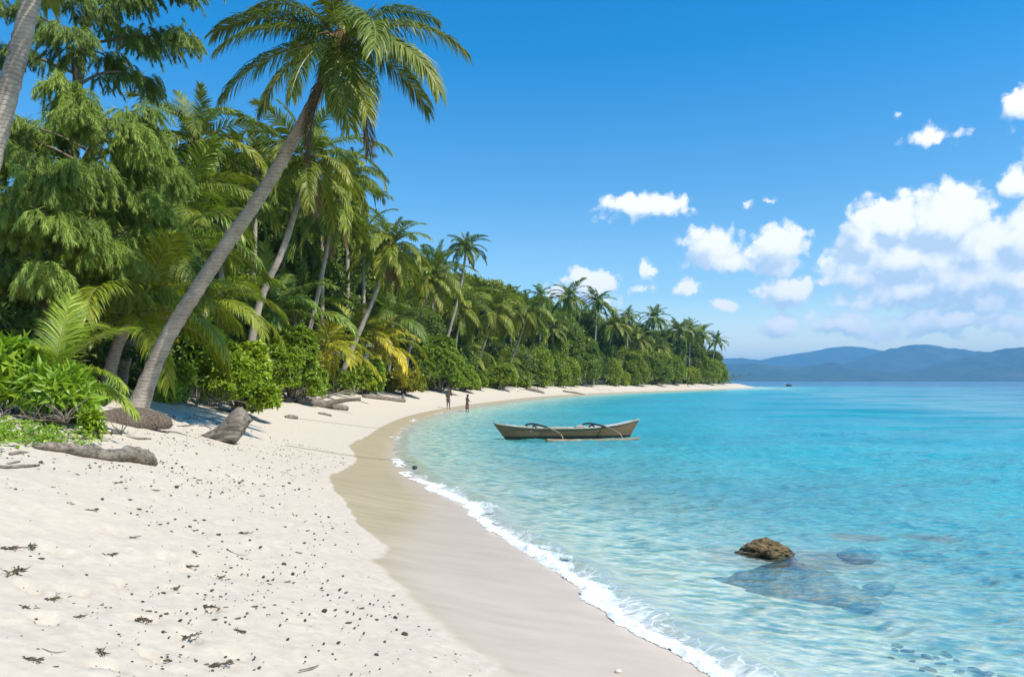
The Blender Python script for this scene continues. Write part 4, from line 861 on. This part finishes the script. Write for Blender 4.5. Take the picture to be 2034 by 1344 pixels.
def brush(label, px, py, y, w, h, n, seed, mat=None, rad=.014, kind='dead_branches', cat='dead branches'):
    r_ = np.random.default_rng(seed); A = Acc(); x = xat(px, y); g = ground(x, y)
    hubs = np.array([(w * (k - 2) * .22 + r_.normal() * w * .04, r_.normal() * w * .14, .04) for k in range(5)]); tube(A, catmull([tuple(q) for q in hubs], 4), rad * 1.5, 6, a=.4)
    for i in range(n):
        p = hubs[r_.integers(0, 5)] + np.array([0, 0, -.02]); a = r_.random() * 6.28; e = r_.uniform(0.05, 1.1); L = r_.uniform(.3, 1) * h
        d = np.array([math.cos(a) * math.cos(e), math.sin(a) * math.cos(e) * .6, math.sin(e)]); m = p + d * L * .5 + r_.normal(size=3) * .08 * L; q = p + d * L + [0, 0, -.12 * L]
        tube(A, catmull([tuple(p), tuple(m), tuple(q)], 3), np.linspace(rad, rad * .4, 7), 5, a=r_.random())
    tag(obj(kind, A.make(kind, mat or M_DRIFT, True), None, (x, y, g - .02)), label, cat)
brush('dry pale sticks and thatch under the young palm at the left edge', 50, 850, 13.4, 1.5, .8, 90, 1)
brush('tangle of dead grey branches right of the leaning palm foot', 372, 806, 27.5, 2.6, 1.8, 60, 2)
brush('dead branches on the sand edge left of the stump bush', 415, 812, 29, 2.8, .9, 40, 3)
brush('grey dead stems at the foot of the tall lime bush', 560, 797, 49, 4, 2.2, 40, 4, None, .035)
brush('dead branches at the foot of the leaning beach palm', 655, 785, 62, 4, 2.4, 30, 5, None, .04)
brush('dry twigs along the dark litter beside the root mound', 165, 862, 13.6, 1.4, .4, 34, 6)

# ------------------------------------------------------------------ driftwood
def log(label, pix, rad, seed, name='drift_log', cat='driftwood log', lift=.6, k=12, y=None, jit=.22, branch=(), arch=0.0):
    """pix: photo pixels along the log where it lies on the sand"""
    P = np.array([at_ground(a, b) for a, b in pix]); 
    if y is not None: P = np.array([(xat(a, y), y + .15 * i, ground(xat(a, y), y + .15 * i)) for i, (a, b) in enumerate(pix)])
    rad = np.array(rad, float); c = P.mean(0); P[:, 2] += np.interp(np.linspace(0, 1, len(P)), np.linspace(0, 1, len(rad)), rad) * lift
    q = catmull([tuple(p - c) for p in P], 6); rr = np.interp(np.linspace(0, 1, len(q)), np.linspace(0, 1, len(rad)), rad); r_ = np.random.default_rng(seed)
    rr = rr * (1 + .14 * (vnoise(np.arange(len(q)) * .7, np.zeros(len(q)), seed) - .5) * 2); A = Acc(); tube(A, q, rr, k, jit=jit, seed=seed)
    o = obj(name, A.make(name, M_DRIFT, True), None, c); tag(o, label, cat)
    for b in branch:
        B = Acc(); s = q[int(b[0] * (len(q) - 1))]; e = s + np.array(b[1:4]); tube(B, catmull([tuple(s), tuple((s + e) / 2 + [0, 0, .06]), tuple(e)], 4), np.linspace(b[4], b[4] * .55, 9), 8, jit=.25, seed=seed + 1); obj('branch_stub', B.make('branch_stub', M_DRIFT, True), o)
    return o
log('long grey weathered log lying on the sand at the left, knotted at its right end', [(70,892),(120,898),(175,906),(225,914),(262,915),(292,921),(312,926)], [.05,.085,.10,.10,.15,.13,.03], 4, branch=[(.45,-.35,.12,.12,.05)], k=16, jit=.3)
log('largest fallen log on the sand right of the lime bushes', [(590,800),(625,806),(655,811),(688,815)], [.30,.32,.28,.2], 5, branch=[(.55,2.4,.3,.35,.2),(.3,1.5,1.5,.6,.1)])
log('dark log end lying behind the largest fallen log', [(566,797),(600,799),(628,800)], [.18,.2,.16], 6)
log('fallen trunk with an upright stub at its right end, beneath the round bright bush', [(722,790),(755,793),(785,797),(802,799)], [.2,.22,.22,.2], 7, branch=[(.95,.1,.1,.6,.16)])
log('small plank of driftwood below the largest fallen log', [(633,822),(645,824),(659,827)], [.07,.09,.06], 8, 'drift_stick', 'driftwood stick', k=7)
log('short dark driftwood lump between the stump and the fallen logs', [(566,829),(577,831),(589,832)], [.06,.12,.09], 9, 'drift_stick', 'driftwood stick', k=8)
log('thin forked stick raised behind the right end of the largest log', [(676,798),(692,796)], [.07,.1], 10, 'drift_stick', 'driftwood stick', k=7)
log('dark branch lying on the far sand under the tall domed bushes', [(1118,774),(1140,776),(1162,778)], [.2,.25,.12], 11, 'drift_stick', 'driftwood stick', k=7, y=150)
log('dark log lying along the far bushes past the bay palms', [(1044,774),(1062,773),(1082,774)], [.3,.35,.2], 12, y=136)
STK = [((300,838),(345,845)),((352,848),(392,842)),((322,858),(372,866)),((310,828),(338,831)),((365,832),(398,836)),((345,826),(352,836)),((140,872),(215,878)),((405,832),(440,829)),((395,846),(420,851)),((250,868),(300,873)),((430,842),(455,846)),((0,930),(78,925)),((20,905),(60,903))]
for i, (a, b) in enumerate(STK):
    m = ((a[0] + b[0]) / 2, (a[1] + b[1]) / 2 + (-2, 2)[i % 2]); log('thin dark stick lying on the sand between the long log and the stump bush', [a, m, b], [.02, .03, .012], 20 + i, 'drift_stick', 'driftwood stick', k=6)['group'] = 'thin sticks on the upper sand'
def stump():
    x, y, z = at_ground(440, 876); n, K = 34, 26; xs = np.linspace(-1.12, .74, n); r_ = np.random.default_rng(3); lean = .0
    zt = np.interp(xs, [-1.12,-.75,-.42,-.12,.12,.32,.46,.56,.64,.74], [.03,.10,.20,.36,.58,.82,.93,.95,.84,.60]); zb = np.interp(xs, [-1.12,.40,.50,.58,.66,.74], [-.05,-.05,.02,.20,.36,.50]); hw = np.interp(xs, [-1.12,-.65,-.2,.15,.45,.6,.74], [.04,.13,.23,.29,.27,.23,.13])
    a = np.arange(K) * 2 * np.pi / K; rib = 1 + .13 * np.sin(a * 5 + .6) + .09 * np.sin(a * 8 + 2) + .08 * (r_.random(K) - .5); V = []
    for i in range(n):
        c, h = (zt[i] + zb[i]) / 2, (zt[i] - zb[i]) / 2; sn = np.sign(np.sin(a)) * np.abs(np.sin(a)) ** .8
        V.append(np.stack([xs[i] + .05 * np.cos(a * 2) , np.cos(a) * hw[i] * rib * (1.15 - .3 * np.maximum(np.sin(a), 0)), c + sn * h * (1 + .04 * np.sin(a * 7))], 1))
    V = np.vstack(V); i = np.arange(n - 1)[:, None] * K; j = np.arange(K)[None]; j2 = (j + 1) % K; Q = np.stack([i + j, i + j2, i + K + j2, i + K + j], -1).reshape(-1, 4); m = len(V)
    V = np.vstack([V, [[xs[0] - .02, 0, 0.0], [xs[-1] - .06, 0, (zt[-1] + zb[-1]) / 2]]]); T = [(m, (q + 1) % K, q) for q in range(K)] + [(m + 1, (n - 1) * K + q, (n - 1) * K + (q + 1) % K) for q in range(K)]
    g = n3(V * [1.2, 4, 2.5], 3, 2); V[:, 1] += .05 * g; V[:, 2] += .03 * g * (V[:, 2] > .05); o = obj('driftwood_stump', mesh('driftwood_stump', V, Q, T, M_DRIFT, True), None, (x, y, z - .01), (0, 0, math.radians(6)))
    tag(o, 'weathered grey tree stump flaring to a cut end, standing on the sand', 'driftwood stump')
stump()

# ------------------------------------------------------------------ litter on the sand
def scraps(seed, n, R):
    """a torn wisp of dry seaweed: short curled strips"""
    r_ = np.random.default_rng(seed); A = Acc(); tube(A, [(-R * .8, .01, .006), (-R * .2, -.008, .010), (R * .3, .008, .009), (R * .8, -.01, .006)], [.004, .009, .008, .003], 5, a=.5)
    for i in range(n):
        p = np.array([r_.normal() * R * .34, r_.normal() * R * .10, .006 + .008 * abs(r_.normal())]); a = r_.normal() * .5 + (3.14 if r_.random() < .5 else 0); L = R * r_.uniform(.15, .5); pts = [p]
        for k in range(3): a += r_.normal() * .5; p = p + np.array([math.cos(a), math.sin(a), 0]) * L / 3 + [0, 0, r_.normal() * .006]; p[2] = max(.004, p[2]); pts.append(p)
        tube(A, pts, [.003, .006, .005, .002], 4, a=r_.random())
    return A.make('dry_seaweed', M_WEED)
WEEDS = [scraps(s, 26, .16) for s in range(4)]
wp = [(30,1143,2.2),(18,1095,1.8),(62,1088,1.4),(175,1018,1.6),(135,1002,1.3),(100,972,1.0),(150,944,1.1),(232,960,1.5),(305,975,1.2),(352,968,1.2),(395,955,1.0),(436,1062,1.0),(483,1060,1.4),(385,1098,1.4),(215,1107,1.4),(286,1240,1.4),(376,1272,1.3),(415,1212,1.5),(440,1150,1.1),(379,1128,1.2),(350,1170,1.0),(100,1200,1.2),(112,1190,.9),(430,1334,1.6),(195,1305,1.3),(153,1232,1.1),(475,1260,1.1),(255,995,.9),(590,1100,.9),(610,1055,.8),(430,930,1.0),(350,922,1.1),(335,905,.9),(460,905,.9),(520,985,1.0),(540,1010,.9),(265,1068,1.0),(45,1208,1.2),(570,1160,1.0),(60,1320,1.2)]
for i, (px, py, s) in enumerate(wp):
    x, y, z = at_ground(px, py); o = obj('dry_seaweed', WEEDS[i % 4], None, (x, y, z), (0, 0, (i * 1.7) % 3.1 - 1.2), s * .52)
    tag(o, 'dark wisp of dry seaweed lying on the pale sand', 'seaweed', 'seaweed wisps on the dry sand')
PEB = []
for s in range(5):
    V, T = icos(2); V = V * (1, .8, .62) * (1 + .35 * n3(V, 1.6, s + 4)[:, None]); PEB.append(mesh('pebble', V, None, T, M_PEBBLE, True))
r_ = random.Random(77); pl = [(1268,747,20),(1582,830,22),(1471,910,16),(1328,657,12),(1110,557,16),(1543,765,12),(1677,818,11),(1323,862,14),(1125,850,12),(1030,602,12),(1187,475,15),(1145,597,14),(1257,650,10),(945,435,14),(1018,487,12),(1550,818,11),(1422,834,10),(1407,771,10),(1284,369,10),(1130,239,12),(1228,435,9),(1273,437,9),(1310,482,9),(60,262,14),(160,155,14),(300,207,14),(505,305,14),(228,280,12),(400,300,13),(690,255,14),(590,252,10),(712,176,10),(742,412,12),(910,385,10),(558,700,12),(704,775,14),(516,935,12),(165,833,11),(976,460,12),(1446,716,9),(1210,747,9),(1190,590,9),(1272,552,9),(1386,800,9),(1195,930,9),(1300,910,10),(1245,905,9)]
pl = [(a * 1034 / 2034, 840 + b * 504 / 991, s * .508) for a, b, s in pl]
while len(pl) < 210:
    px, py = r_.uniform(0, 820), r_.uniform(895, 1340)
    band = math.exp(-((px - (500 + (py - 900) * .52)) / 75) ** 2)
    if r_.random() > .12 + .88 * band: continue
    x, y, z = at_ground(px, py)
    if x > np.interp(y, _w[:, 0], _w[:, 1]) - .12: continue
    pl.append((px, py, r_.choice([2.2, 2.6, 3, 3.4, 4, 5])))
for i, (px, py, s) in enumerate(pl):
    x, y, z = at_ground(px, py); R = s / F * y * .62
    o = obj('pebble', PEB[i % 5], None, (x, y, z + R * .3), (r_.random() * .5, r_.random() * .5, r_.random() * 6), R); tag(o, 'small dark pebble scattered on the pale sand', 'pebble', 'dark pebbles on the sand')
o = obj('shell', mesh('shell', V_ICO1 * (1, .8, .6) * (1 + .1 * n3(V_ICO1, 2, 1)[:, None]), None, T_ICO1, M_SHELL, True), None, Vector(at_ground(1228, 1338)) + Vector((0, 0, .012)), (0, 0, .4), .032); tag(o, 'pale round shell on the wet sand at the bottom edge', 'shell')
def crumbs():
    r_ = np.random.default_rng(12); V0, T0 = icos(1); n = 2100; y = 3.5 + 22 * r_.random(n) ** 1.5; x = np.interp(y, _w[:, 0], _w[:, 1]) - r_.random(n) * (5 + .25 * y); m = fbm(x * .8, y * .8, 3, 55) > -.06; x, y = x[m], y[m]
    x = np.concatenate([x + r_.normal(size=len(x)) * .22 for _ in range(3)]); y = np.concatenate([y + r_.normal(size=len(y)) * .22 for _ in range(3)]); m = x < np.interp(y, _w[:, 0], _w[:, 1]) - .1; x, y = x[m], y[m]
    R = (.003 + .009 * r_.random(len(x)) ** 2.2) * (1 + .04 * y); z = height(x, y) + R * .2
    S_ = np.stack([R * (1 + 2.2 * r_.random(len(x)) ** 3), R, R * .7], 1); a = r_.random(len(x)) * 6.28; Vl = V0[None] * S_[:, None]
    Vr = np.stack([Vl[..., 0] * np.cos(a)[:, None] - Vl[..., 1] * np.sin(a)[:, None], Vl[..., 0] * np.sin(a)[:, None] + Vl[..., 1] * np.cos(a)[:, None], Vl[..., 2]], -1) + np.stack([x, y, z], 1)[:, None]
    T = T0[None] + (np.arange(len(x)) * len(V0))[:, None, None]; tag(obj('debris', mesh('debris', Vr.reshape(-1, 3), None, T.reshape(-1, 3), M_WEED)), 'fine dark crumbs of plant litter strewn over the dry sand', 'debris', None, 'stuff')
crumbs()
for lab, pts, rad in [('short dark curved twig at the bottom left of the sand', [(82,1298),(108,1303),(140,1306)], .006),('bent dark twig at the bottom middle of the sand', [(595,1337),(618,1334),(634,1330)], .005),('thin twig near the waterward pebbles', [(452,1095),(470,1102),(492,1104)], .004),('dark leaf strip lying left of the long log front', [(14,923),(30,920),(40,919)], .014)]:
    log(lab, pts, [rad, rad * 1.1, rad * .5], int(rad * 1e4) + pts[0][0], 'twig', 'twig', k=6)
def rope(label, pix, r=.009):
    P = []
    for a, b in pix: x, y, z = at_ground(a, b); P.append((x, y, max(z, .0) + .03))
    A = Acc(); q = catmull(P, 10); q[:, 2] += .03 * vnoise(np.arange(len(q)) * .4, np.zeros(len(q)), 3); c = q.mean(0); tube(A, q - c, r, 6); tag(obj('mooring_rope', A.make('rope', M_ROPE, True), None, c), label, 'rope')
rope('thin mooring rope running from the driftwood lump to the damp sand', [(590,832),(640,838),(700,846),(764,853)])
rope('thin mooring rope across the wet sand into the shallows', [(566,886),(640,898),(690,906),(760,914),(826,921)], .010)
x, y = xat(824, 23.2), 23.2; o = obj('rope_float', mesh('float', V_ICO1 * (1, 1, .85), None, T_ICO1, simple('dark_float', (.02,.03,.04), (.05,.06,.06), 20, .4), True), None, (x, y, max(ground(x, y), 0) + .05), (0, 0, 0), .085); tag(o, 'small dark round float in the shallows near the rope end', 'float')
# ------------------------------------------------------------------ outrigger canoe
def canoe():
    m, N, out = material('weathered_hull'); p = objco(N); s = N.n('ShaderNodeSeparateXYZ', {0: p})
    st = N.noise(1.6, N.n('ShaderNodeMapping', {'Vector': p, 'Scale': (.6, 1, 9)}).outputs[0], 6, .65); sp = N.noise(14, p, 4, .6)
    col = N.mix(N.mapr(st, .3, .7), (.135,.078,.037), (.26,.165,.088)); col = N.mix(N.mapr(sp, .6, .72, 0, .5), col, (.13,.1,.075))
    wlh = N.math('ADD', s.outputs[2], N.math('MULTIPLY', N.math('SUBTRACT', st, .5), .08)); col = N.mix(N.mapr(wlh, .13, .17), (.028,.03,.022), col)
    principled(N, out, col, .75, N.bump(st, .4, .02), .3)
    m_in = simple('pale_paint', (.55,.58,.56), (.72,.74,.72), 5, .6, .2); m_trim = simple('worn_gunwale', (.3,.26,.2), (.46,.42,.35), 6, .7, .3); m_pole = simple('bamboo', (.2,.15,.09), (.34,.27,.18), 5, .6, .3); m_dark = simple('dark_pole', (.02,.025,.03), (.06,.06,.06), 8, .6, .2)
    y0 = 35.6; root = empty('outrigger_canoe', (xat(1127, y0), y0, 0), 'weathered wooden outrigger canoe floating in the turquoise shallows', 'canoe'); root.rotation_euler = (0, 0, math.radians(9))
    n, k = 41, 9; u = np.linspace(-1, 1, n); LT = 3.52
    def sec(ui, inset=0.0, zfl=None):
        a = abs(ui); b = .44 * (1 - a ** 2.6) ** .8 + .012 - inset * (1 - a ** 4); sh = .49 + (.38 if ui > 0 else .25) * a ** 3.0 ; ke = -.2 + .2 * a ** 6; V = []
        for j in range(k):
            t = -1 + 2 * j / (k - 1); q = abs(t); yy = math.copysign(b * q ** .62, t); zz = ke + (sh - ke) * q ** 1.7
            if zfl is not None: zz = max(zz, ke + zfl)
            f = (zz - ke) / (sh - ke); x_ = ui * (LT * (.86 if ui > 0 else .84) + LT * (.14 if ui > 0 else .16) * f * a ** 1.5)
            V.append((x_, yy, zz))
        return V
    def loft(inset, zfl=None):
        V = np.array([sec(ui, inset, zfl) for ui in u]).reshape(-1, 3); i = np.arange(n - 1)[:, None] * k; j = np.arange(k - 1)[None]
        return V, np.stack([i + j, i + j + 1, i + k + j + 1, i + k + j], -1).reshape(-1, 4)
    V, Q = loft(0); obj('hull', mesh('hull', V, Q[:, ::-1], None, m, True), root)
    V2, Q2 = loft(.035, .12); V2 = V2 * (.90, 1, 1); obj('inner_hull', mesh('inner_hull', V2, Q2, None, m_in, True), root)
    for sd in (0, k - 1):
        A = Acc(); tube(A, np.array([V.reshape(n, k, 3)[i][sd] for i in range(n)]) + [0, 0, .012], .030, 6); obj('gunwale', A.make('gunwale', m_trim, True), root)
    for ux in (-.52, -.05, .4):
        A = Acc(); b = .40 * (1 - abs(ux) ** 2.6) ** .8; x_ = ux * LT * .95; V3 = [(x_ + dx, dy, .36 + dz) for dz in (0, .035) for dy in (-b, b) for dx in (-.11, .11)]; A.add(V3, [(0, 2, 3, 1), (4, 5, 7, 6), (0, 1, 5, 4), (2, 6, 7, 3), (0, 4, 6, 2), (1, 3, 7, 5)]); obj('seat', A.make('seat', m_trim), root)
    for x_ in (-1.55, 1.22):      # arched booms lashed over the hull, dropping to the float on the near side
        A = Acc(); q = catmull([(x_ - .38, .62, .54), (x_ - .28, .36, .66), (x_ - .05, .02, .69), (x_ + .42, -.50, .58), (x_ + .72, -.95, .45), (x_ + .95, -1.30, .27), (x_ + 1.04, -1.42, .03)], 6); tube(A, q, np.linspace(.036, .03, len(q)), 8, jit=.1)
        bo = obj('boom', A.make('boom', m_pole, True), root)
        B = Acc(); tube(B, q[:20] + [0, 0, .010], .042, 8); obj('lashing', B.make('lashing', m_dark, True), bo)
        C = Acc(); w = .42; tube(C, [(x_ - .02, -w, .56), (x_ - .02, 0, .63), (x_ - .02, w, .56)], .04, 6); obj('cross_beam', C.make('cross_beam', m_dark, True), root)
    A = Acc(); q = catmull([(-1.35, -1.42, .05), (-.9, -1.42, .015), (.6, -1.42, .0), (2.2, -1.42, .02), (2.85, -1.42, .06), (3.05, -1.42, .10)], 6); tube(A, q, np.interp(np.linspace(0, 1, len(q)), [0, .06, .9, 1], [.03, .085, .075, .025]), 10, jit=.08); obj('float', A.make('outrigger_float', m_pole, True), root)
    A = Acc(); tube(A, [(-2.2, .1, .44), (-.4, -.12, .52), (.3, -.2, .55)], [.02, .022, .018], 6); A.add(V_ICO1 * (.28, .02, .09) + [.55, -.23, .56], None, T_ICO1, .5); obj('paddle', A.make('paddle', m_trim, True), root)
canoe()

# ------------------------------------------------------------------ people
def skin_mesh(name, verts, edges, mat, root_i=0, sub=2):
    me = bpy.data.meshes.new(name); me.from_pydata([v[:3] for v in verts], edges, []); me.update()
    o = bpy.data.objects.new('tmp', me); COL.objects.link(o); sk = o.modifiers.new('s', 'SKIN'); sk.use_smooth_shade = True
    for i, v in enumerate(verts): me.skin_vertices[0].data[i].radius = (v[3], v[3] if len(v) < 5 else v[4]); me.skin_vertices[0].data[i].use_root = (i == root_i)
    if sub: ss = o.modifiers.new('u', 'SUBSURF'); ss.levels = ss.render_levels = sub
    dg = bpy.context.evaluated_depsgraph_get(); m2 = bpy.data.meshes.new_from_object(o.evaluated_get(dg)); bpy.data.objects.remove(o); m2.name = name; m2.materials.clear(); m2.materials.append(mat)
    m2.polygons.foreach_set('use_smooth', np.ones(len(m2.polygons), bool)); return m2
def person(label, px, y, h, face_deg, arms, shirt, lower, hair, long_hair, z, tilt=0.0, skirt=False):
    s = h / 1.7; m_skin = simple('skin', (.10,.06,.04), (.15,.09,.06), 12, .55, .05); ms = simple('shirt_cloth', shirt, [c * 1.4 for c in shirt], 14, .85, .2); ml = simple('lower_cloth', lower, [c * 1.3 for c in lower], 14, .85, .2); mh = simple('hair', hair, [c * 1.5 for c in hair], 40, .5, .3)
    x = xat(px, y); root = empty('person', (x, y, z), label, 'person'); root.rotation_euler = (0, 0, math.radians(face_deg)); root.scale = (s,) * 3
    # local frame: facing +X, left is +Y
    v = []; e = []
    def add(p, r, par=None, r2=None): 
        v.append((*p, r) if r2 is None else (*p, r, r2)); i = len(v) - 1
        if par is not None: e.append((par, i))
        return i
    pel = add((0, 0, .92), .125, None, .105); wa = add((.01, 0, 1.08), .12, pel, .10); ch = add((.0, 0, 1.27), .145, wa, .115); nb = add((-.01, 0, 1.41), .075, ch); nk = add((.01, 0, 1.47), .052, nb)
    hd = add((.03 + tilt * .04, 0, 1.545), .078, nk); h2 = add((.03 + tilt * .06, 0, 1.635), .088, hd); add((.02 + tilt * .06, 0, 1.70), .05, h2)
    for sgn, fx in ((1, .07), (-1, -.07)):
        hp = add((0, .085 * sgn, .86), .092, pel); kn = add((.03 + fx * .5, .09 * sgn, .49), .062, hp); an = add((fx, .095 * sgn, .09), .040, kn); to = add((fx + .13, .10 * sgn, .035), .036, an); add((fx - .04, .095 * sgn, .04), .034, an)
    for sgn, (el, wr) in zip((1, -1), arms):
        sh = add((0, .175 * sgn, 1.385), .055, ch); a = add(el, .042, sh); b = add(wr, .030, a); d = norm(np.array(wr) - np.array(el)); side = norm(np.cross(d, [0, 0, 1]) + np.array([1e-3, 0, 0])); pal = add(tuple(np.array(wr) + d * .07), .032, b)
        nn = np.cross(side, d)
        for k, fl in enumerate((.07, .085, .078, .06)):
            b0 = np.array(wr) + d * .105 + side * (k - 1.5) * .02; q = add(tuple(b0), .0095, pal); add(tuple(b0 + d * fl * .6 + nn * .012), .0085, q); add(tuple(b0 + d * fl + nn * .035), .007, len(v) - 1)
        b0 = np.array(wr) + d * .04 + side * .045; q = add(tuple(b0), .011, pal); add(tuple(b0 + d * .045 + side * .012), .009, q)
    obj('body', skin_mesh('body', v, e, m_skin), root)
    # face: nose, ears, eyes belong to the head mesh of a figure this size
    F_ = Acc(); hx = .03 + tilt * .06
    F_.add(V_ICO1 * (.018, .013, .022) + [hx + .09, 0, 1.60], None, T_ICO1, .5)
    for sgn in (1, -1): F_.add(V_ICO1 * (.012, .008, .026) + [hx, .088 * sgn, 1.61], None, T_ICO1, .5)
    obj('face_features', F_.make('face_features', m_skin, True), root)
    G_ = Acc()
    for sgn in (1, -1): G_.add(V_ICO1 * (.006, .012, .008) + [hx + .082, .032 * sgn, 1.632], None, T_ICO1, .5)
    G_.add(V_ICO1 * (.006, .022, .006) + [hx + .084, 0, 1.563], None, T_ICO1, .5); obj('eyes_and_mouth', G_.make('eyes', mh, True), root)
    sv = [(0, 0, .93, .15, .125), (.01, 0, 1.08, .145, .12), (0, 0, 1.27, .162, .135), (-.005, 0, 1.39, .11, .095)]; se = [(0, 1), (1, 2), (2, 3)]
    for sgn, (el, wr) in zip((1, -1), arms):
        i = len(sv); a = np.array([0, .175 * sgn, 1.385]); b = np.array(el); sv += [(*a, .072), (*(a + (b - a) * .72), .062)]; se += [(2, i), (i, i + 1)]
    obj('shirt', skin_mesh('shirt', sv, se, ms), root)
    lv = [(0, 0, .95, .152, .128)]; le = []
    for sgn, fx in ((1, .07), (-1, -.07)):
        i = len(lv); 
        if skirt: lv += [(.0, .07 * sgn, .80, .13), (fx * .5, .075 * sgn, .50, .115), (fx * .8, .08 * sgn, .30, .11)]; le += [(0, i), (i, i + 1), (i + 1, i + 2)]
        else: lv += [(0, .085 * sgn, .84, .115), (.02 + fx * .35, .088 * sgn, .52, .092)]; le += [(0, i), (i, i + 1)]
    obj('wrap_skirt' if skirt else 'shorts', skin_mesh('lower', lv, le, ml), root)
    hv = [(hx - .012, 0, 1.655, .098), (hx - .02, 0, 1.70, .075)]; he = [(0, 1)]
    hv += [(hx - .055, 0, 1.585, .075)]; he += [(0, 2)]
    if long_hair: hv += [(hx - .10, 0, 1.44, .07), (hx - .11, 0, 1.30, .05)]; he += [(2, 3), (3, 4)]
    obj('hair', skin_mesh('hair', hv, he, mh), root)
    return root
x1 = xat(890.5, 71.5); z1 = max(ground(x1, 71.5), .0)
person('person in a dark top standing on the wet sand with one hand raised', 890.5, 71.5, 1.76, -60, (((.08, .33, 1.16), (.16, .22, 1.40)), ((.06, -.28, 1.10), (.14, -.16, .96))), (.05,.04,.032), (.13,.105,.09), (.02,.016,.013), False, z1 - .02)
x2 = xat(928, 69.5)
person('person in dark top and reddish wrap standing at the edge of the water', 928, 69.5, 1.62, -25, (((.06, .24, 1.10), (.24, .10, 1.08)), ((.06, -.24, 1.10), (.24, -.10, 1.08))), (.035,.03,.028), (.14,.07,.055), (.012,.01,.009), True, max(ground(x2, 69.5), -.15) - .02, 1.0, True)

# ------------------------------------------------------------------ rocks
def make_rock():
    m, N, out = material('coral_rock'); p = objco(N); z = N.n('ShaderNodeSeparateXYZ', {0: p}).outputs[2]; n = N.noise(9, p, 6, .65)
    c = N.mix(N.mapr(n, .32, .68), (.035,.024,.012), (.28,.20,.095)); wetl = N.mapr(N.math('ADD', z, N.math('MULTIPLY', n, .06)), .05, .09, 1, 0); c = N.mix(N.math('MULTIPLY', wetl, .7), c, (.03,.024,.014))
    b = principled(N, out, c, .9, N.bump(n, 1.0, .08), .3); N.t.links.new(N.mapr(wetl, 0, 1, .9, .3), b.inputs['Roughness']); return m
M_ROCK = make_rock()
M_REEF = simple('reef_rock', (.008,.012,.014), (.22,.165,.09), 3.2, .9, .8, .2, .05)
def rock():
    V, T = icos(5); n = n3(V, 1.9, 5, 5); W_ = V * (.40, .26, .15) * (1 + .8 * n[:, None]); W_ += V * (.11 * (.5 - np.abs(n3(V, 6, 2, 3)))[:, None]); W_[:, 2] += .10 * np.exp(-((W_[:, 0] + .03) / .2) ** 2) * (W_[:, 2] > 0) + .02
    W_[:, 2] -= .16 * sstep(.1, .55, W_[:, 0])
    y = 11.9; root = empty('coral_rock', (xat(1527, y), y, 0), 'jagged brown rock standing out of the clear shallow water', 'rock'); obj('peak', mesh('rock_peak', W_ * (1, 1, .62) + V * (.035 * np.abs(n3(V, 14, 9, 2)))[:, None] + np.stack([0 * n, 0 * n, .07 * np.maximum(n3(V * [1, 1, .2], 4.5, 21, 3), 0) * (V[:, 2] > 0)], 1), None, T, M_ROCK, False), root)
    r, g_ = np.meshgrid(np.linspace(0, 1.15, 46), np.linspace(0, 2 * np.pi, 120, endpoint=False), indexing='ij'); ed = 1 + 1.1 * fbm(np.cos(g_) * 2.2 + 3, np.sin(g_) * 2.2, 5, 8)
    X = r * np.cos(g_) * 1.02 * ed + .26; Y = r * np.sin(g_) * .46 * ed - .30; Zr = -.06 - .50 * r ** 1.7 + .34 * fbm(X * 1.9, Y * 2.4, 5, 17) + .07 * np.abs(fbm(X * 6, Y * 6, 3, 4)); Zr = np.minimum(Zr, -.015); i = np.arange(45)[:, None] * 120; j = np.arange(120)[None]
    Q = np.stack([i + j, i + 120 + j, i + 120 + (j + 1) % 120, i + (j + 1) % 120], -1).reshape(-1, 4); obj('submerged_reef', mesh('reef', np.stack([X.ravel(), Y.ravel(), Zr.ravel()], 1), Q, None, M_REEF, True), root, (0, 0, 0), (0, 0, math.radians(-8)))
rock()
SEA = [(1705,1068,.38,.14,13.0,'submerged dark rock under the ripples right of the coral rock'),(1845,1066,.42,.13,13.1,'farther submerged dark rock toward the right edge'),(1745,1132,.22,.1,10.9,'small dark stone under water off the right end of the reef')]
for px, py, rx, rz, y, lab in SEA:
    V, T = icos(3); V = V * (rx, rx * .55, rz) * (1 + .5 * n3(V, 2, px)[:, None]); tag(obj('submerged_rock', mesh('submerged_rock', V, None, T, M_PEBBLE, True), None, (xat(px, y), y, -.30)), lab, 'rock')
st = [(1782,1240,12),(1778,1252,11),(1800,1252,12),(1812,1250,9),(1842,1260,13),(1858,1258,9),(1880,1246,16),(1868,1274,11),(1832,1296,11),(1848,1294,13),(1906,1288,13),(1936,1278,16),(1958,1284,16),(1938,1294,9),(1958,1304,19),(1992,1322,22),(1990,1284,10),(1812,1276,8),(1900,1258,9),(1870,1310,9),(2015,1330,14),(1770,1274,7)]
for i, (px, py, s) in enumerate(st):
    y = F * (H + .26) / (py - HZ); x = xat(px, y); g = ground(x, y); R = s / F * y * .8
    tag(obj('sea_stone', PEB[i % 5], None, (x, y, g + R * .25), (.2, .1, i * 1.3), (R * 1.3, R * .9, R * .7)), 'dark stone on the shallow seabed at the lower right', 'stone', 'dark stones under the shallow water')
V, T = icos(3); V = V * (1.6, 1.0, .9) * (1 + .5 * n3(V, 1.6, 6)[:, None]); tag(obj('far_rock', mesh('far_rock', V, None, T, M_PEBBLE, True), None, (xat(1567, 400), 400, .5)), 'small dark rock awash beyond the sand spit', 'rock')
